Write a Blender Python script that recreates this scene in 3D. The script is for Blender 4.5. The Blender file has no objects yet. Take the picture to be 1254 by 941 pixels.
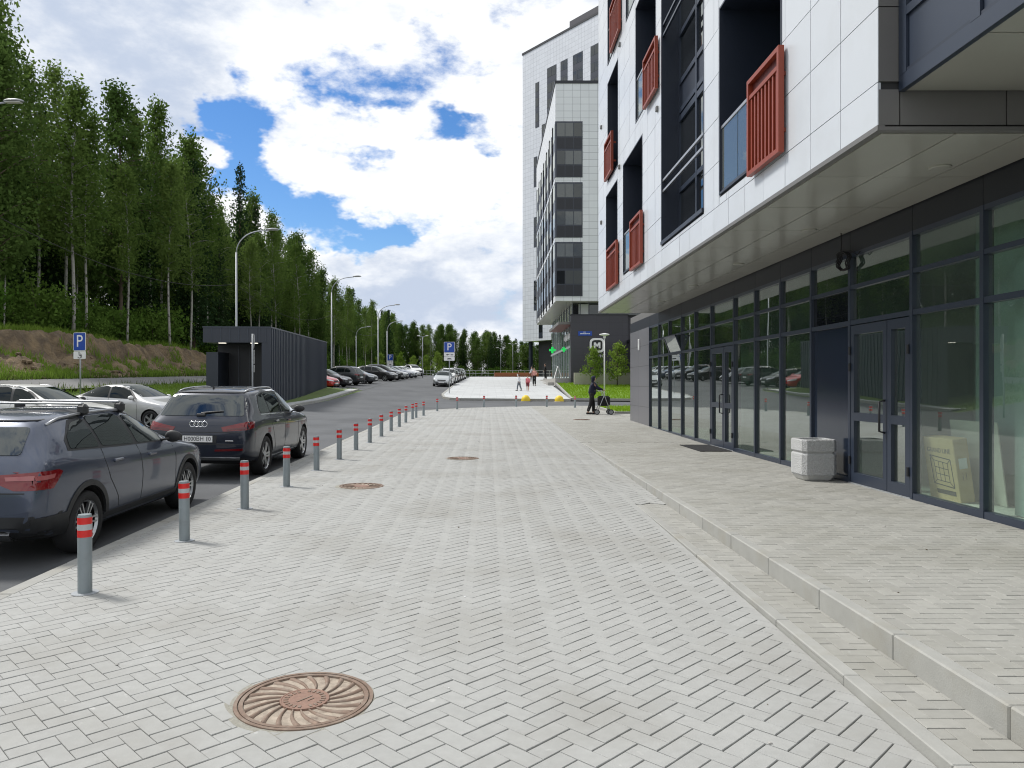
import bpy, bmesh, math, random
import numpy as np
from mathutils import Vector, Matrix, Euler
from mathutils.bvhtree import BVHTree

random.seed(7); RNG = np.random.default_rng(7)
S = bpy.context.scene
COL = S.collection
rad = math.radians

# ------------------------------------------------------------------ camera
# x across the street, y along it (away from the viewer), z up; z = 0 is the shop-front pavement
CAM_Z = 1.48
cam_d = bpy.data.cameras.new('camera')
cam = bpy.data.objects.new('camera', cam_d); COL.objects.link(cam)
cam.location = (0, 0, CAM_Z); cam.rotation_euler = (rad(90), 0, 0)
cam_d.sensor_width = 36; cam_d.lens = 36*930/1254
cam_d.shift_x = 0.0235; cam_d.shift_y = 0.0012
cam_d.clip_start = .05; cam_d.clip_end = 3000
S.camera = cam

# ------------------------------------------------------------------ exposure
S.view_settings.view_transform = 'Standard'; S.view_settings.look = 'None'
S.view_settings.exposure = 0.46; S.view_settings.gamma = 1.0
S.view_settings.use_curve_mapping = False
S.render.engine = 'CYCLES'
S.cycles.max_bounces = 7; S.cycles.diffuse_bounces = 2; S.cycles.glossy_bounces = 3
S.cycles.transparent_max_bounces = 8; S.cycles.transmission_bounces = 4
S.cycles.caustics_reflective = False; S.cycles.caustics_refractive = False
S.cycles.sample_clamp_indirect = 6; S.cycles.filter_width = 1.1

# ------------------------------------------------------------------ sun behind thin cloud, ahead on the left
SUN_EL, SUN_AZ = rad(52), rad(-62)          # azimuth from +y, negative to the left
sun_dir = Vector((math.sin(SUN_AZ)*math.cos(SUN_EL), math.cos(SUN_AZ)*math.cos(SUN_EL), math.sin(SUN_EL)))
sl = bpy.data.lights.new('sun', 'SUN'); sl.energy = 2.6; sl.angle = rad(11); sl.color = (1, .965, .91)
so = bpy.data.objects.new('sun', sl); COL.objects.link(so)
so.rotation_euler = (-sun_dir).to_track_quat('-Z', 'Y').to_euler()

# ------------------------------------------------------------------ sky
W = bpy.data.worlds.new('World'); S.world = W; W.use_nodes = True
W.cycles.sampling_method = 'MANUAL'; W.cycles.sample_map_resolution = 512
wt = W.node_tree; wt.nodes.clear()
def wn(t, **k):
    n = wt.nodes.new(t)
    for a, v in k.items(): setattr(n, a, v)
    return n
def wl(a, b): wt.links.new(a, b)
def wmath(op, a, b=None, c=None, clamp=False):
    n = wn('ShaderNodeMath', operation=op, use_clamp=clamp)
    for i, v in enumerate((a, b, c)):
        if v is None: continue
        if isinstance(v, (int, float)): n.inputs[i].default_value = v
        else: wl(v, n.inputs[i])
    return n.outputs[0]
def wvec(op, a, b):
    n = wn('ShaderNodeVectorMath', operation=op)
    for i, v in enumerate((a, b)):
        if isinstance(v, (tuple, list)): n.inputs[i].default_value = v
        elif v is not None: wl(v, n.inputs[i])
    return n
sky = wn('ShaderNodeTexSky', sky_type='NISHITA', sun_disc=False, sun_elevation=SUN_EL, sun_rotation=SUN_AZ)
sky.air_density = 1.0; sky.dust_density = .2; sky.ozone_density = 3.0; sky.altitude = 100
tc = wn('ShaderNodeTexCoord')
D = tc.outputs['Generated']
def wnoise(scale, detail, rough, off, zs=1.9, dist=0.0, out='Fac'):
    v = wvec('MULTIPLY', D, (1, 1, zs)).outputs[0]
    v = wvec('ADD', v, off).outputs[0]
    n = wn('ShaderNodeTexNoise'); wl(v, n.inputs['Vector'])
    n.inputs['Scale'].default_value = scale; n.inputs['Detail'].default_value = detail
    n.inputs['Roughness'].default_value = rough; n.inputs['Distortion'].default_value = dist
    return n.outputs[out]
wc = wvec('MULTIPLY', wvec('SUBTRACT', wnoise(7.5, 5, .6, (4.4, 9.1, 2.2), 1.6, 0, 'Color'), (.5, .5, .5)).outputs[0], (.26, .26, .15)).outputs[0]
DW = wvec('ADD', D, wc).outputs[0]           # the patches' outlines are torn by noise
def blob(px, py, rx, ry):                    # a soft patch of the sky around one direction
    c = Vector(((px-597.5)/930, 1, (472-py)/930)); k = c.length; c.normalize()
    d = wvec('MULTIPLY', wvec('SUBTRACT', DW, tuple(c)).outputs[0], (930/k/rx, 930/k/rx*.6, 930/k/ry)).outputs[0]
    l = wvec('DOT_PRODUCT', d, d).outputs['Value']
    return wmath('POWER', 2.718, wmath('MULTIPLY', l, -1.0))
n1 = wnoise(4.6, 7, .60, (3.1, .7, 1.3), 1.9, .25)
n3 = wnoise(13, 6, .62, (1.7, 5.1, 4.4), 2.0)
cover = wmath('ADD', wmath('ADD', wmath('MULTIPLY', n1, .8), .235), wmath('MULTIPLY', wmath('SUBTRACT', n3, .5), .62))
for (px, py, rx, ry, a) in [(268, 116, 50, 38, .50), (298, 182, 36, 46, .44), (345, 240, 52, 24, .42), (432, 274, 60, 18, .38),
                            (495, 286, 36, 12, .2), (445, 92, 50, 16, .10), (520, 55, 50, 30, .08), (565, 158, 50, 12, .30), (440, 185, 40, 14, .26), (365, 20, 12, 34, .30), (610, 190, 22, 14, .24), (440, 125, 40, 10, .2)]:
    cover = wmath('SUBTRACT', cover, wmath('MULTIPLY', blob(px, py, rx, ry), a))
for (px, py, rx, ry, a) in [(150, 70, 120, 110, .3), (420, 345, 200, 46, .16)]:
    cover = wmath('ADD', cover, wmath('MULTIPLY', blob(px, py, rx, ry), a))
mr = wn('ShaderNodeMapRange', interpolation_type='SMOOTHSTEP'); wl(cover, mr.inputs['Value'])
mr.inputs['From Min'].default_value = .37; mr.inputs['From Max'].default_value = .60
# cloud brightness: bright tops, greyer bases
n2 = wnoise(3.4, 6, .58, (8.2, 2.4, .3), 2.2, .3)
sh = wmath('ADD', n2, wmath('MULTIPLY', wmath('SUBTRACT', n3, .5), .75))
for (px, py, rx, ry, a) in [(150, 70, 120, 120, .26), (490, 365, 130, 36, .34), (350, 160, 60, 24, .16), (430, 215, 70, 26, .10)]:
    sh = wmath('SUBTRACT', sh, wmath('MULTIPLY', blob(px, py, rx, ry), a))
sh = wmath('ADD', sh, wmath('MULTIPLY', blob(470, 190, 260, 150), .16))
ms = wn('ShaderNodeMapRange', interpolation_type='SMOOTHSTEP'); wl(sh, ms.inputs['Value'])
ms.inputs['From Min'].default_value = .16; ms.inputs['From Max'].default_value = .64
cc = wn('ShaderNodeMix', data_type='RGBA'); wl(ms.outputs[0], cc.inputs['Factor'])
cc.inputs['A'].default_value = (.42, .48, .59, 1); cc.inputs['B'].default_value = (.79, .80, .81, 1)
b_sky = wn('ShaderNodeBackground'); b_sky.inputs['Strength'].default_value = .095
hs = wn('ShaderNodeHueSaturation'); hs.inputs['Saturation'].default_value = 1.28; hs.inputs['Hue'].default_value = .506; wl(sky.outputs[0], hs.inputs['Color'])
wl(hs.outputs[0], b_sky.inputs['Color'])
b_cl = wn('ShaderNodeBackground'); wl(cc.outputs['Result'], b_cl.inputs['Color']); b_cl.inputs['Strength'].default_value = 1.0
mx = wn('ShaderNodeMixShader'); wl(mr.outputs[0], mx.inputs[0]); wl(b_sky.outputs[0], mx.inputs[1]); wl(b_cl.outputs[0], mx.inputs[2])
wo = wn('ShaderNodeOutputWorld'); wl(mx.outputs[0], wo.inputs['Surface'])

# ------------------------------------------------------------------ helpers
def tag(o, label=None, cat=None, group=None, kind=None):
    if label: o['label'] = label
    if cat: o['category'] = cat
    if group: o['group'] = group
    if kind: o['kind'] = kind
    return o
def empty(name, loc=(0, 0, 0), rz=0, parent=None):
    o = bpy.data.objects.new(name, None); COL.objects.link(o)
    o.location = loc; o.rotation_euler = (0, 0, rz); o.empty_display_size = .2
    if parent: o.parent = parent
    return o
def link(name, me, parent=None, loc=None, rot=None):
    o = bpy.data.objects.new(name, me); COL.objects.link(o)
    if parent: o.parent = parent
    if loc is not None: o.location = loc
    if rot is not None: o.rotation_euler = rot
    return o
def copy_tree(o, parent=None):
    c = o.copy(); COL.objects.link(c); c.parent = parent
    for ch in o.children: copy_tree(ch, c)
    return c
class MB:
    """collects shapes, then becomes ONE mesh object"""
    def __init__(s): s.v = []; s.f = []; s.mi = []; s.cur = 0
    def add(s, vs, fs):
        b = len(s.v); s.v += [tuple(p) for p in vs]
        for f in fs: s.f.append(tuple(b+i for i in f)); s.mi.append(s.cur)
        return s
    def box(s, x0, x1, y0, y1, z0, z1):
        return s.add([(x0,y0,z0),(x1,y0,z0),(x1,y1,z0),(x0,y1,z0),(x0,y0,z1),(x1,y0,z1),(x1,y1,z1),(x0,y1,z1)],
                     [(0,3,2,1),(4,5,6,7),(0,1,5,4),(1,2,6,5),(2,3,7,6),(3,0,4,7)])
    def cbox(s, x0, x1, y0, y1, z0, z1, c=.01):
        """box with chamfered edges"""
        bm = bmesh.new(); bmesh.ops.create_cube(bm, size=1)
        for v in bm.verts:
            v.co = ((x0+x1)/2+v.co.x*(x1-x0), (y0+y1)/2+v.co.y*(y1-y0), (z0+z1)/2+v.co.z*(z1-z0))
        bmesh.ops.bevel(bm, geom=bm.edges[:], offset=c, segments=1, affect='EDGES', profile=.5)
        s.bm(bm); return s
    def bm(s, bm, M=None):
        bm.verts.index_update()
        s.add([(M @ v.co if M else v.co)[:] for v in bm.verts], [[v.index for v in f.verts] for f in bm.faces]); bm.free(); return s
    def bar(s, a, b, w, h, up=(0, 0, 1)):
        a = Vector(a); b = Vector(b); d = (b-a).normalized(); u = Vector(up)
        r = d.cross(u)
        if r.length < 1e-4: r = d.cross(Vector((1, 0, 0)))
        r.normalize(); u = r.cross(d).normalized()
        vs = [p + r*sx*w/2 + u*sz*h/2 for p in (a, b) for sx, sz in ((-1,-1),(1,-1),(1,1),(-1,1))]
        return s.add(vs, [(0,1,2,3),(7,6,5,4),(0,4,5,1),(1,5,6,2),(2,6,7,3),(3,7,4,0)])
    def tube(s, pts, r, n=8, cap=True):
        pts = [Vector(p) for p in pts]; rs = r if isinstance(r, (list, tuple)) else [r]*len(pts)
        rings = []; prev = None
        for i, p in enumerate(pts):
            t = (pts[min(i+1, len(pts)-1)] - pts[max(i-1, 0)]).normalized()
            a = prev if prev is not None else (Vector((0, 0, 1)) if abs(t.z) < .9 else Vector((1, 0, 0)))
            u = (a - t*a.dot(t))
            if u.length < 1e-5: u = t.orthogonal()
            u.normalize(); prev = u; w = t.cross(u)
            rings.append([p + (u*math.cos(q*math.tau/n) + w*math.sin(q*math.tau/n))*rs[i] for q in range(n)])
        vs = [p for rg in rings for p in rg]; fs = []
        for i in range(len(pts)-1):
            for q in range(n):
                fs.append((i*n+q, i*n+(q+1) % n, (i+1)*n+(q+1) % n, (i+1)*n+q))
        if cap: fs.append(tuple(range(n))[::-1]); fs.append(tuple(range((len(pts)-1)*n, len(pts)*n)))
        return s.add(vs, fs)
    def lathe(s, prof, n=24, M=None, cap0=True, cap1=True):
        """profile of (r, z) turned about z"""
        vs = [(r*math.cos(q*math.tau/n), r*math.sin(q*math.tau/n), z) for r, z in prof for q in range(n)]
        fs = [(i*n+q, i*n+(q+1) % n, (i+1)*n+(q+1) % n, (i+1)*n+q) for i in range(len(prof)-1) for q in range(n)]
        if cap0: fs.append(tuple(range(n))[::-1])
        if cap1: fs.append(tuple(range((len(prof)-1)*n, len(prof)*n)))
        if M is not None: vs = [M @ Vector(v) for v in vs]
        return s.add(vs, fs)
    def prism(s, poly, z0, z1, M=None):
        n = len(poly)
        vs = [(x, y, z0) for x, y in poly] + [(x, y, z1) for x, y in poly]
        fs = [tuple(range(n))[::-1], tuple(range(n, 2*n))] + [(i, (i+1) % n, n+(i+1) % n, n+i) for i in range(n)]
        if M is not None: vs = [M @ Vector(v) for v in vs]
        return s.add(vs, fs)
    def grid(s, P):
        """P[i][j] points -> quad sheet"""
        n, m = len(P), len(P[0])
        return s.add([p for r in P for p in r], [(i*m+j, i*m+j+1, (i+1)*m+j+1, (i+1)*m+j) for i in range(n-1) for j in range(m-1)])
    def mesh(s, name, mat, smooth=False):
        me = bpy.data.meshes.new(name); me.from_pydata(s.v, [], s.f)
        mats = mat if isinstance(mat, (list, tuple)) else [mat]
        for m in mats: me.materials.append(M_[m] if isinstance(m, str) else m)
        if any(s.mi): me.polygons.foreach_set('material_index', s.mi)
        if smooth: me.polygons.foreach_set('use_smooth', [True]*len(s.f))
        me.update(); return me
    def build(s, name, mat, parent=None, smooth=False, loc=None, rot=None):
        return link(name, s.mesh(name, mat, smooth), parent, loc, rot)
def autosmooth(o, ang=35):
    """smooth shading with sharp edges above an angle"""
    bm = bmesh.new(); bm.from_mesh(o.data); bm.normal_update()
    for f in bm.faces: f.smooth = True
    for e in bm.edges:
        if len(e.link_faces) == 2 and e.calc_face_angle(0) > rad(ang): e.smooth = False
    bm.to_mesh(o.data); bm.free(); return o
def text_mesh(txt, size, depth=.004, font=None, extrude=True):
    c = bpy.data.curves.new('txt', 'FONT'); c.body = txt; c.size = size; c.extrude = depth
    c.align_x = 'CENTER'; c.align_y = 'CENTER'; c.resolution_u = 3
    o = bpy.data.objects.new('txt', c); COL.objects.link(o)
    dg = bpy.context.evaluated_depsgraph_get(); me = bpy.data.meshes.new_from_object(o.evaluated_get(dg))
    bpy.data.objects.remove(o); bpy.data.curves.remove(c); return me
def text(name, txt, size, mat, parent, M, sx=1.0, depth=.004):
    me = text_mesh(txt, size, depth); me.materials.clear(); me.materials.append(M_[mat])
    me.transform(Matrix.Diagonal((sx, 1, 1, 1))); me.transform(M)
    return link(name, me, parent)

# ------------------------------------------------------------------ materials
M_ = {}
def mat(name, col, rough=.6, metal=0.0, spec=.5, var=0.0, vscale=3.0, bump=0.0, bscale=60.0, coat=0.0, island=0.0, objrand=0.0,
        col2=None, stain=None, speck=None, emit=None, alpha=None, dist=.02, trans=0.0, ior=None, grime=0.0):
    m = bpy.data.materials.new(name); m.use_nodes = True; M_[name] = m
    nt = m.node_tree; b = nt.nodes['Principled BSDF']
    b.inputs['Roughness'].default_value = rough; b.inputs['Metallic'].default_value = metal
    b.inputs['Specular IOR Level'].default_value = spec; b.inputs['Coat Weight'].default_value = coat
    if coat: b.inputs['Coat Roughness'].default_value = .03
    if ior: b.inputs['IOR'].default_value = ior
    base = (*col, 1); b.inputs['Base Color'].default_value = base
    L = nt.links.new
    tc = nt.nodes.new('ShaderNodeTexCoord'); geo = nt.nodes.new('ShaderNodeNewGeometry')
    P = geo.outputs['Position']
    cur = None
    def rgbmix(fac, a, bcol, mode='MIX'):
        n = nt.nodes.new('ShaderNodeMix'); n.data_type = 'RGBA'; n.blend_type = mode
        for k, v in (('Factor', fac), ('A', a), ('B', bcol)):
            s_ = n.inputs[k]
            if isinstance(v, (int, float)): s_.default_value = v
            elif isinstance(v, tuple): s_.default_value = v if len(v) == 4 else (*v, 1)
            else: L(v, s_)
        return n.outputs['Result']
    def noise(sc, det=6, rough_=.6):
        n = nt.nodes.new('ShaderNodeTexNoise'); L(P, n.inputs['Vector']); n.inputs['Scale'].default_value = sc
        n.inputs['Detail'].default_value = det; n.inputs['Roughness'].default_value = rough_; return n.outputs['Fac']
    def rng(v, a, b_, c, d):
        n = nt.nodes.new('ShaderNodeMapRange'); L(v, n.inputs['Value'])
        for i, x in enumerate((a, b_, c, d)): n.inputs[1+i].default_value = x
        return n.outputs[0]
    if col2: cur = rgbmix(rng(noise(vscale), .38, .62, 0, 1), base, col2)
    elif var: cur = base
    def scale(c, fac):    # multiply colour by a grey factor
        n = nt.nodes.new('ShaderNodeMix'); n.data_type = 'RGBA'; n.blend_type = 'MULTIPLY'; n.inputs['Factor'].default_value = 1
        if isinstance(c, tuple): n.inputs['A'].default_value = c
        else: L(c, n.inputs['A'])
        cb = nt.nodes.new('ShaderNodeCombineColor')
        for k in range(3): L(fac, cb.inputs[k])
        L(cb.outputs[0], n.inputs['B']); return n.outputs['Result']
    if var: cur = scale(cur if cur is not None else base, rng(noise(vscale*1.7, 8), .25, .75, 1-var, 1+var))
    if island or objrand:
        if island:
            at = nt.nodes.new('ShaderNodeAttribute'); at.attribute_name = 'rnd'; r_ = at.outputs['Fac']
            oi = nt.nodes.new('ShaderNodeObjectInfo'); ad = nt.nodes.new('ShaderNodeMath'); ad.operation = 'ADD'
            L(r_, ad.inputs[0]); L(oi.outputs['Random'], ad.inputs[1])
            fr = nt.nodes.new('ShaderNodeMath'); fr.operation = 'FRACT'; L(ad.outputs[0], fr.inputs[0]); r_ = fr.outputs[0]; amt = island
        else:
            oi = nt.nodes.new('ShaderNodeObjectInfo'); r_ = oi.outputs['Random']; amt = objrand
        cur = scale(cur if cur is not None else base, rng(r_, 0, 1, 1-amt, 1+amt))
    if stain: cur = rgbmix(rng(noise(stain[1], 9, .65), stain[2], stain[3], 0, stain[4]), cur if cur is not None else base, stain[0])
    if speck: cur = rgbmix(rng(noise(speck[1], 3, .5), speck[2], speck[2]+.05, 0, speck[3]), cur if cur is not None else base, speck[0])
    if grime:
        cur = rgbmix(rng(noise(1.1, 9, .7), .5, .72, 0, grime), cur if cur is not None else base, (.12, .11, .09))
        L(rng(noise(2.3, 7), .3, .7, rough*.8, min(1, rough*1.25)), b.inputs['Roughness'])
    if cur is not None: L(cur, b.inputs['Base Color'])
    if bump:
        bp = nt.nodes.new('ShaderNodeBump'); bp.inputs['Strength'].default_value = bump; bp.inputs['Distance'].default_value = dist
        L(noise(bscale, 8, .65), bp.inputs['Height']); L(bp.outputs[0], b.inputs['Normal'])
    if emit: b.inputs['Emission Color'].default_value = (*emit[0], 1); b.inputs['Emission Strength'].default_value = emit[1]
    return m
def glass(name, tint, ior=1.75, back=None, rough=0.0, grime=0.0, wavy=0.0, coatr=0.0):
    """pane: mirror-like reflection by angle over a tinted see-through body"""
    m = bpy.data.materials.new(name); m.use_nodes = True; M_[name] = m; nt = m.node_tree; nt.nodes.clear(); L = nt.links.new
    o = nt.nodes.new('ShaderNodeOutputMaterial'); mx = nt.nodes.new('ShaderNodeMixShader')
    fr = nt.nodes.new('ShaderNodeFresnel'); fr.inputs['IOR'].default_value = ior
    gl = nt.nodes.new('ShaderNodeBsdfGlossy'); gl.inputs['Roughness'].default_value = rough
    if back is None:
        tr = nt.nodes.new('ShaderNodeBsdfTransparent'); tr.inputs['Color'].default_value = (*tint, 1)
    else:
        tr = nt.nodes.new('ShaderNodeBsdfDiffuse'); tr.inputs['Color'].default_value = (*back, 1)
    body = tr.outputs[0]
    if grime:
        df = nt.nodes.new('ShaderNodeBsdfDiffuse'); df.inputs['Color'].default_value = (.35, .38, .36, 1)
        m2 = nt.nodes.new('ShaderNodeMixShader'); m2.inputs[0].default_value = grime; L(body, m2.inputs[1]); L(df.outputs[0], m2.inputs[2]); body = m2.outputs[0]
    if wavy:
        geo = nt.nodes.new('ShaderNodeNewGeometry'); n = nt.nodes.new('ShaderNodeTexNoise'); L(geo.outputs['Position'], n.inputs['Vector']); n.inputs['Scale'].default_value = 1.1
        n.inputs['Detail'].default_value = 1
        bp = nt.nodes.new('ShaderNodeBump'); bp.inputs['Strength'].default_value = 1; bp.inputs['Distance'].default_value = wavy; L(n.outputs['Fac'], bp.inputs['Height'])
        L(bp.outputs[0], gl.inputs['Normal'])
    gl.inputs['Color'].default_value = (.93, .98, .95, 1)
    rf = nt.nodes.new('ShaderNodeMath'); rf.operation = 'MULTIPLY_ADD'; L(fr.outputs[0], rf.inputs[0]); rf.inputs[1].default_value = 1-coatr; rf.inputs[2].default_value = coatr
    gb = nt.nodes.new('ShaderNodeNewGeometry'); iv = nt.nodes.new('ShaderNodeMath'); iv.operation = 'SUBTRACT'; iv.inputs[0].default_value = 1; L(gb.outputs['Backfacing'], iv.inputs[1])
    fm = nt.nodes.new('ShaderNodeMath'); fm.operation = 'MULTIPLY'; L(rf.outputs[0], fm.inputs[0]); L(iv.outputs[0], fm.inputs[1])
    L(fm.outputs[0], mx.inputs[0]); L(body, mx.inputs[1]); L(gl.outputs[0], mx.inputs[2]); L(mx.outputs[0], o.inputs['Surface'])
    return m
def leafmat(name, col, col2, tr=.35):
    m = bpy.data.materials.new(name); m.use_nodes = True; M_[name] = m; nt = m.node_tree; nt.nodes.clear(); L = nt.links.new
    o = nt.nodes.new('ShaderNodeOutputMaterial'); mx = nt.nodes.new('ShaderNodeMixShader'); mx.inputs[0].default_value = tr
    d = nt.nodes.new('ShaderNodeBsdfDiffuse'); t = nt.nodes.new('ShaderNodeBsdfTranslucent')
    oi = nt.nodes.new('ShaderNodeObjectInfo'); geo = nt.nodes.new('ShaderNodeNewGeometry')
    n = nt.nodes.new('ShaderNodeTexNoise'); n.inputs['Scale'].default_value = .55; n.inputs['Detail'].default_value = 3; L(geo.outputs['Position'], n.inputs['Vector'])
    ad = nt.nodes.new('ShaderNodeMath'); ad.operation = 'MULTIPLY_ADD'; L(oi.outputs['Random'], ad.inputs[0]); ad.inputs[1].default_value = .7; L(n.outputs['Fac'], ad.inputs[2])
    mr = nt.nodes.new('ShaderNodeMapRange'); L(ad.outputs[0], mr.inputs['Value']); mr.inputs[1].default_value = .4; mr.inputs[2].default_value = 1.15
    c = nt.nodes.new('ShaderNodeMix'); c.data_type = 'RGBA'; L(mr.outputs[0], c.inputs['Factor']); c.inputs['A'].default_value = (*col, 1); c.inputs['B'].default_value = (*col2, 1)
    L(c.outputs['Result'], d.inputs['Color']); L(c.outputs['Result'], t.inputs['Color'])
    L(d.outputs[0], mx.inputs[1]); L(t.outputs[0], mx.inputs[2]); L(mx.outputs[0], o.inputs['Surface']); return m
def panelmat(name, col, sx, sz, joint=(.12, .13, .15), rough=.45, var=.04, jw=.03, spec=.5):
    """far cladding: thin joints on a grid, too small to build one by one"""
    m = bpy.data.materials.new(name); m.use_nodes = True; M_[name] = m; nt = m.node_tree; L = nt.links.new; b = nt.nodes['Principled BSDF']
    tcn = nt.nodes.new('ShaderNodeTexCoord'); sp = nt.nodes.new('ShaderNodeSeparateXYZ'); L(tcn.outputs['Object'], sp.inputs[0])
    ad = nt.nodes.new('ShaderNodeMath'); ad.operation = 'ADD'; L(sp.outputs[0], ad.inputs[0]); L(sp.outputs[1], ad.inputs[1])
    cb = nt.nodes.new('ShaderNodeCombineXYZ'); L(ad.outputs[0], cb.inputs[0]); L(sp.outputs[2], cb.inputs[1])
    br = nt.nodes.new('ShaderNodeTexBrick'); br.offset = 0; L(cb.outputs[0], br.inputs['Vector']); br.inputs['Scale'].default_value = 1
    br.inputs['Brick Width'].default_value = sx; br.inputs['Row Height'].default_value = sz; br.inputs['Mortar Size'].default_value = jw/2
    br.inputs['Mortar Smooth'].default_value = 0
    br.inputs['Color1'].default_value = (*[c*(1-var) for c in col], 1); br.inputs['Color2'].default_value = (*[c*(1+var) for c in col], 1); br.inputs['Mortar'].default_value = (*joint, 1)
    L(br.outputs['Color'], b.inputs['Base Color']); b.inputs['Roughness'].default_value = rough; b.inputs['Specular IOR Level'].default_value = spec
    return m

mat('asphalt', (.098, .103, .110), .88, var=.16, vscale=.35, bump=.5, bscale=140, dist=.006, stain=((.062, .065, .070, 1), .32, .46, .66, .75))
mat('paver', (.342, .345, .333), .85, var=.07, vscale=9, bump=.35, bscale=170, dist=.004, island=.035, stain=((.27, .265, .245, 1), .7, .47, .68, .75), speck=((.48, .48, .46, 1), 11, .70, .6))
mat('paver_warm', (.315, .312, .288), .85, var=.08, vscale=9, bump=.35, bscale=170, dist=.004, island=.075, stain=((.24, .235, .205, 1), .7, .46, .68, .75), speck=((.42, .42, .40, 1), 9, .69, .5))
mat('joint_sand', (.15, .145, .13), .95, var=.2, vscale=8)
mat('kerb', (.33, .33, .31), .85, var=.10, vscale=3, bump=.4, bscale=90, dist=.006, objrand=.06, stain=((.26, .24, .19, 1), 1.6, .5, .7, .6))
mat('slab', (.47, .485, .49), .8, var=.07, vscale=.6, stain=((.38, .39, .39, 1), .35, .48, .7, .7))
mat('concrete', (.36, .35, .33), .85, var=.12, vscale=1.5, bump=.3, bscale=40)
mat('beige_concrete', (.40, .38, .33), .85, var=.1, vscale=1.2)
mat('rust_iron', (.205, .145, .11), .7, metal=.3, var=.25, vscale=14, bump=.3, bscale=120, dist=.003, stain=((.28, .24, .2, 1), 9, .48, .68, .7))
mat('rust_lid', (.26, .16, .12), .6, metal=.35, var=.22, vscale=18, bump=.25, bscale=150, dist=.003)
mat('rust_pan', (.36, .305, .245), .75, metal=.15, var=.3, vscale=12, bump=.5, bscale=90, dist=.006, stain=((.14, .10, .08, 1), 16, .5, .68, .7))
mat('mortar', (.30, .29, .25), .95, var=.2, vscale=20, bump=.6, bscale=80)
mat('white_panel', (.585, .615, .655), .30, objrand=.03, var=.015, vscale=1.2, stain=((.50, .52, .54, 1), .9, .5, .74, .55))
mat('taupe_panel', (.165, .16, .155), .4, objrand=.06, var=.04, vscale=2)
mat('soffit_panel', (.42, .415, .37), .22, objrand=.03, var=.03, vscale=.8)
mat('navy_metal', (.018, .025, .042), .38, var=.06, vscale=3, spec=.6)
mat('navy_frame', (.026, .036, .058), .36, var=.06, vscale=3, spec=.6)
mat('navy_dark', (.010, .012, .018), .45)
mat('navy_panel', (.020, .028, .046), .12, spec=.6)
mat('backing', (.05, .05, .052), .9)
mat('red_dark', (.11, .014, .011), .5, var=.08, vscale=3)
mat('red_metal', (.25, .042, .018), .42, var=.08, vscale=3)
mat('steel', (.45, .46, .48), .35, metal=.8)
mat('galv', (.36, .38, .40), .5, metal=.35, var=.08, vscale=6)
mat('bollard_grey', (.235, .27, .285), .42, var=.06, vscale=6, objrand=.06, stain=((.16, .16, .15, 1), 5, .55, .75, .4))
mat('bollard_red', (.62, .018, .016), .4, var=.05, vscale=8)
mat('bollard_white', (.42, .44, .45), .4, var=.05, vscale=8)
mat('white_paint', (.75, .75, .74), .5, var=.03)
mat('sign_white', (.80, .80, .80), .4); mat('sign_blue', (.012, .065, .36), .35); mat('sign_black', (.02, .02, .022), .5)
mat('sign_back', (.30, .31, .32), .5, metal=.3, var=.08)
mat('black_rubber', (.016, .016, .017), .75); mat('black_plastic', (.020, .021, .023), .5, var=.1, vscale=5)
mat('rim_silver', (.42, .43, .44), .28, metal=.85); mat('rim_black', (.015, .015, .016), .35)
mat('chrome', (.75, .76, .78), .12, metal=1.0); mat('well_black', (.006, .006, .006), .9)
mat('lamp_red', (.17, .004, .006), .1, coat=.6); mat('lamp_pale', (.34, .10, .10), .15, coat=.5); mat('lamp_dark', (.10, .004, .006), .15, coat=.6)
mat('headlamp', (.55, .57, .60), .08, coat=.8, spec=.8)
glass('car_glass', (.1, .1, .1), 1.38, back=(.006, .009, .010)); glass('car_glass_rear', (.1, .1, .1), 2.0, back=(.006, .009, .012)); glass('pane_pale', (.3, .3, .3), 1.6, back=(.42, .44, .47))
glass('pane', (.66, .78, .72), 1.5, grime=.05, wavy=.0012, coatr=.34)
glass('pane_clear', (.90, .98, .94), 1.5, grime=.06, wavy=.001, coatr=.11)
glass('pane_lit', (.3, .3, .3), 1.7, back=(.085, .09, .095), wavy=.003)
glass('pane_dark', (.3, .3, .3), 1.75, back=(.012, .014, .018), wavy=.003)
glass('pane_rail', (.55, .62, .70), 1.6, grime=.22)
mat('frost', (.33, .42, .39), .35, var=.05)
def paint(name, col, metal=.45, rough=.32): return mat(name, col, rough, metal=metal, coat=.7, spec=.5)
paint('paint_grey', (.060, .074, .110)); paint('paint_slate', (.013, .018, .032)); paint('paint_white', (.72, .72, .70), .0)
paint('paint_black', (.010, .010, .012), .2); paint('paint_silver', (.45, .47, .48), .7); paint('paint_red', (.42, .012, .014), .1)
paint('paint_darkgrey', (.045, .05, .055)); paint('paint_blue', (.02, .035, .08)); paint('paint_champagne', (.46, .47, .47), .4)
mat('grass_ground', (.085, .135, .028), .95, var=.25, vscale=1.5, col2=(.10, .14, .035, 1))
mat('dirt', (.245, .18, .105), .95, var=.25, vscale=1.3, col2=(.14, .105, .07, 1), bump=1.0, bscale=5, dist=.2)
mat('gravel', (.16, .16, .158), .95, var=.15, vscale=.8, bump=.5, bscale=60, dist=.01)
mat('forest_floor', (.035, .042, .018), .95, var=.3, vscale=.5, col2=(.05, .035, .022, 1))
mat('yellow_paint', (.72, .52, .02), .5, var=.05); mat('terracotta', (.33, .12, .05), .8)
mat('birch_bark', (.33, .32, .29), .85, var=.2, vscale=2.0, stain=((.05, .045, .04, 1), 4.0, .54, .6, .9))
mat('dark_bark', (.10, .075, .055), .9, var=.3, vscale=4)
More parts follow.
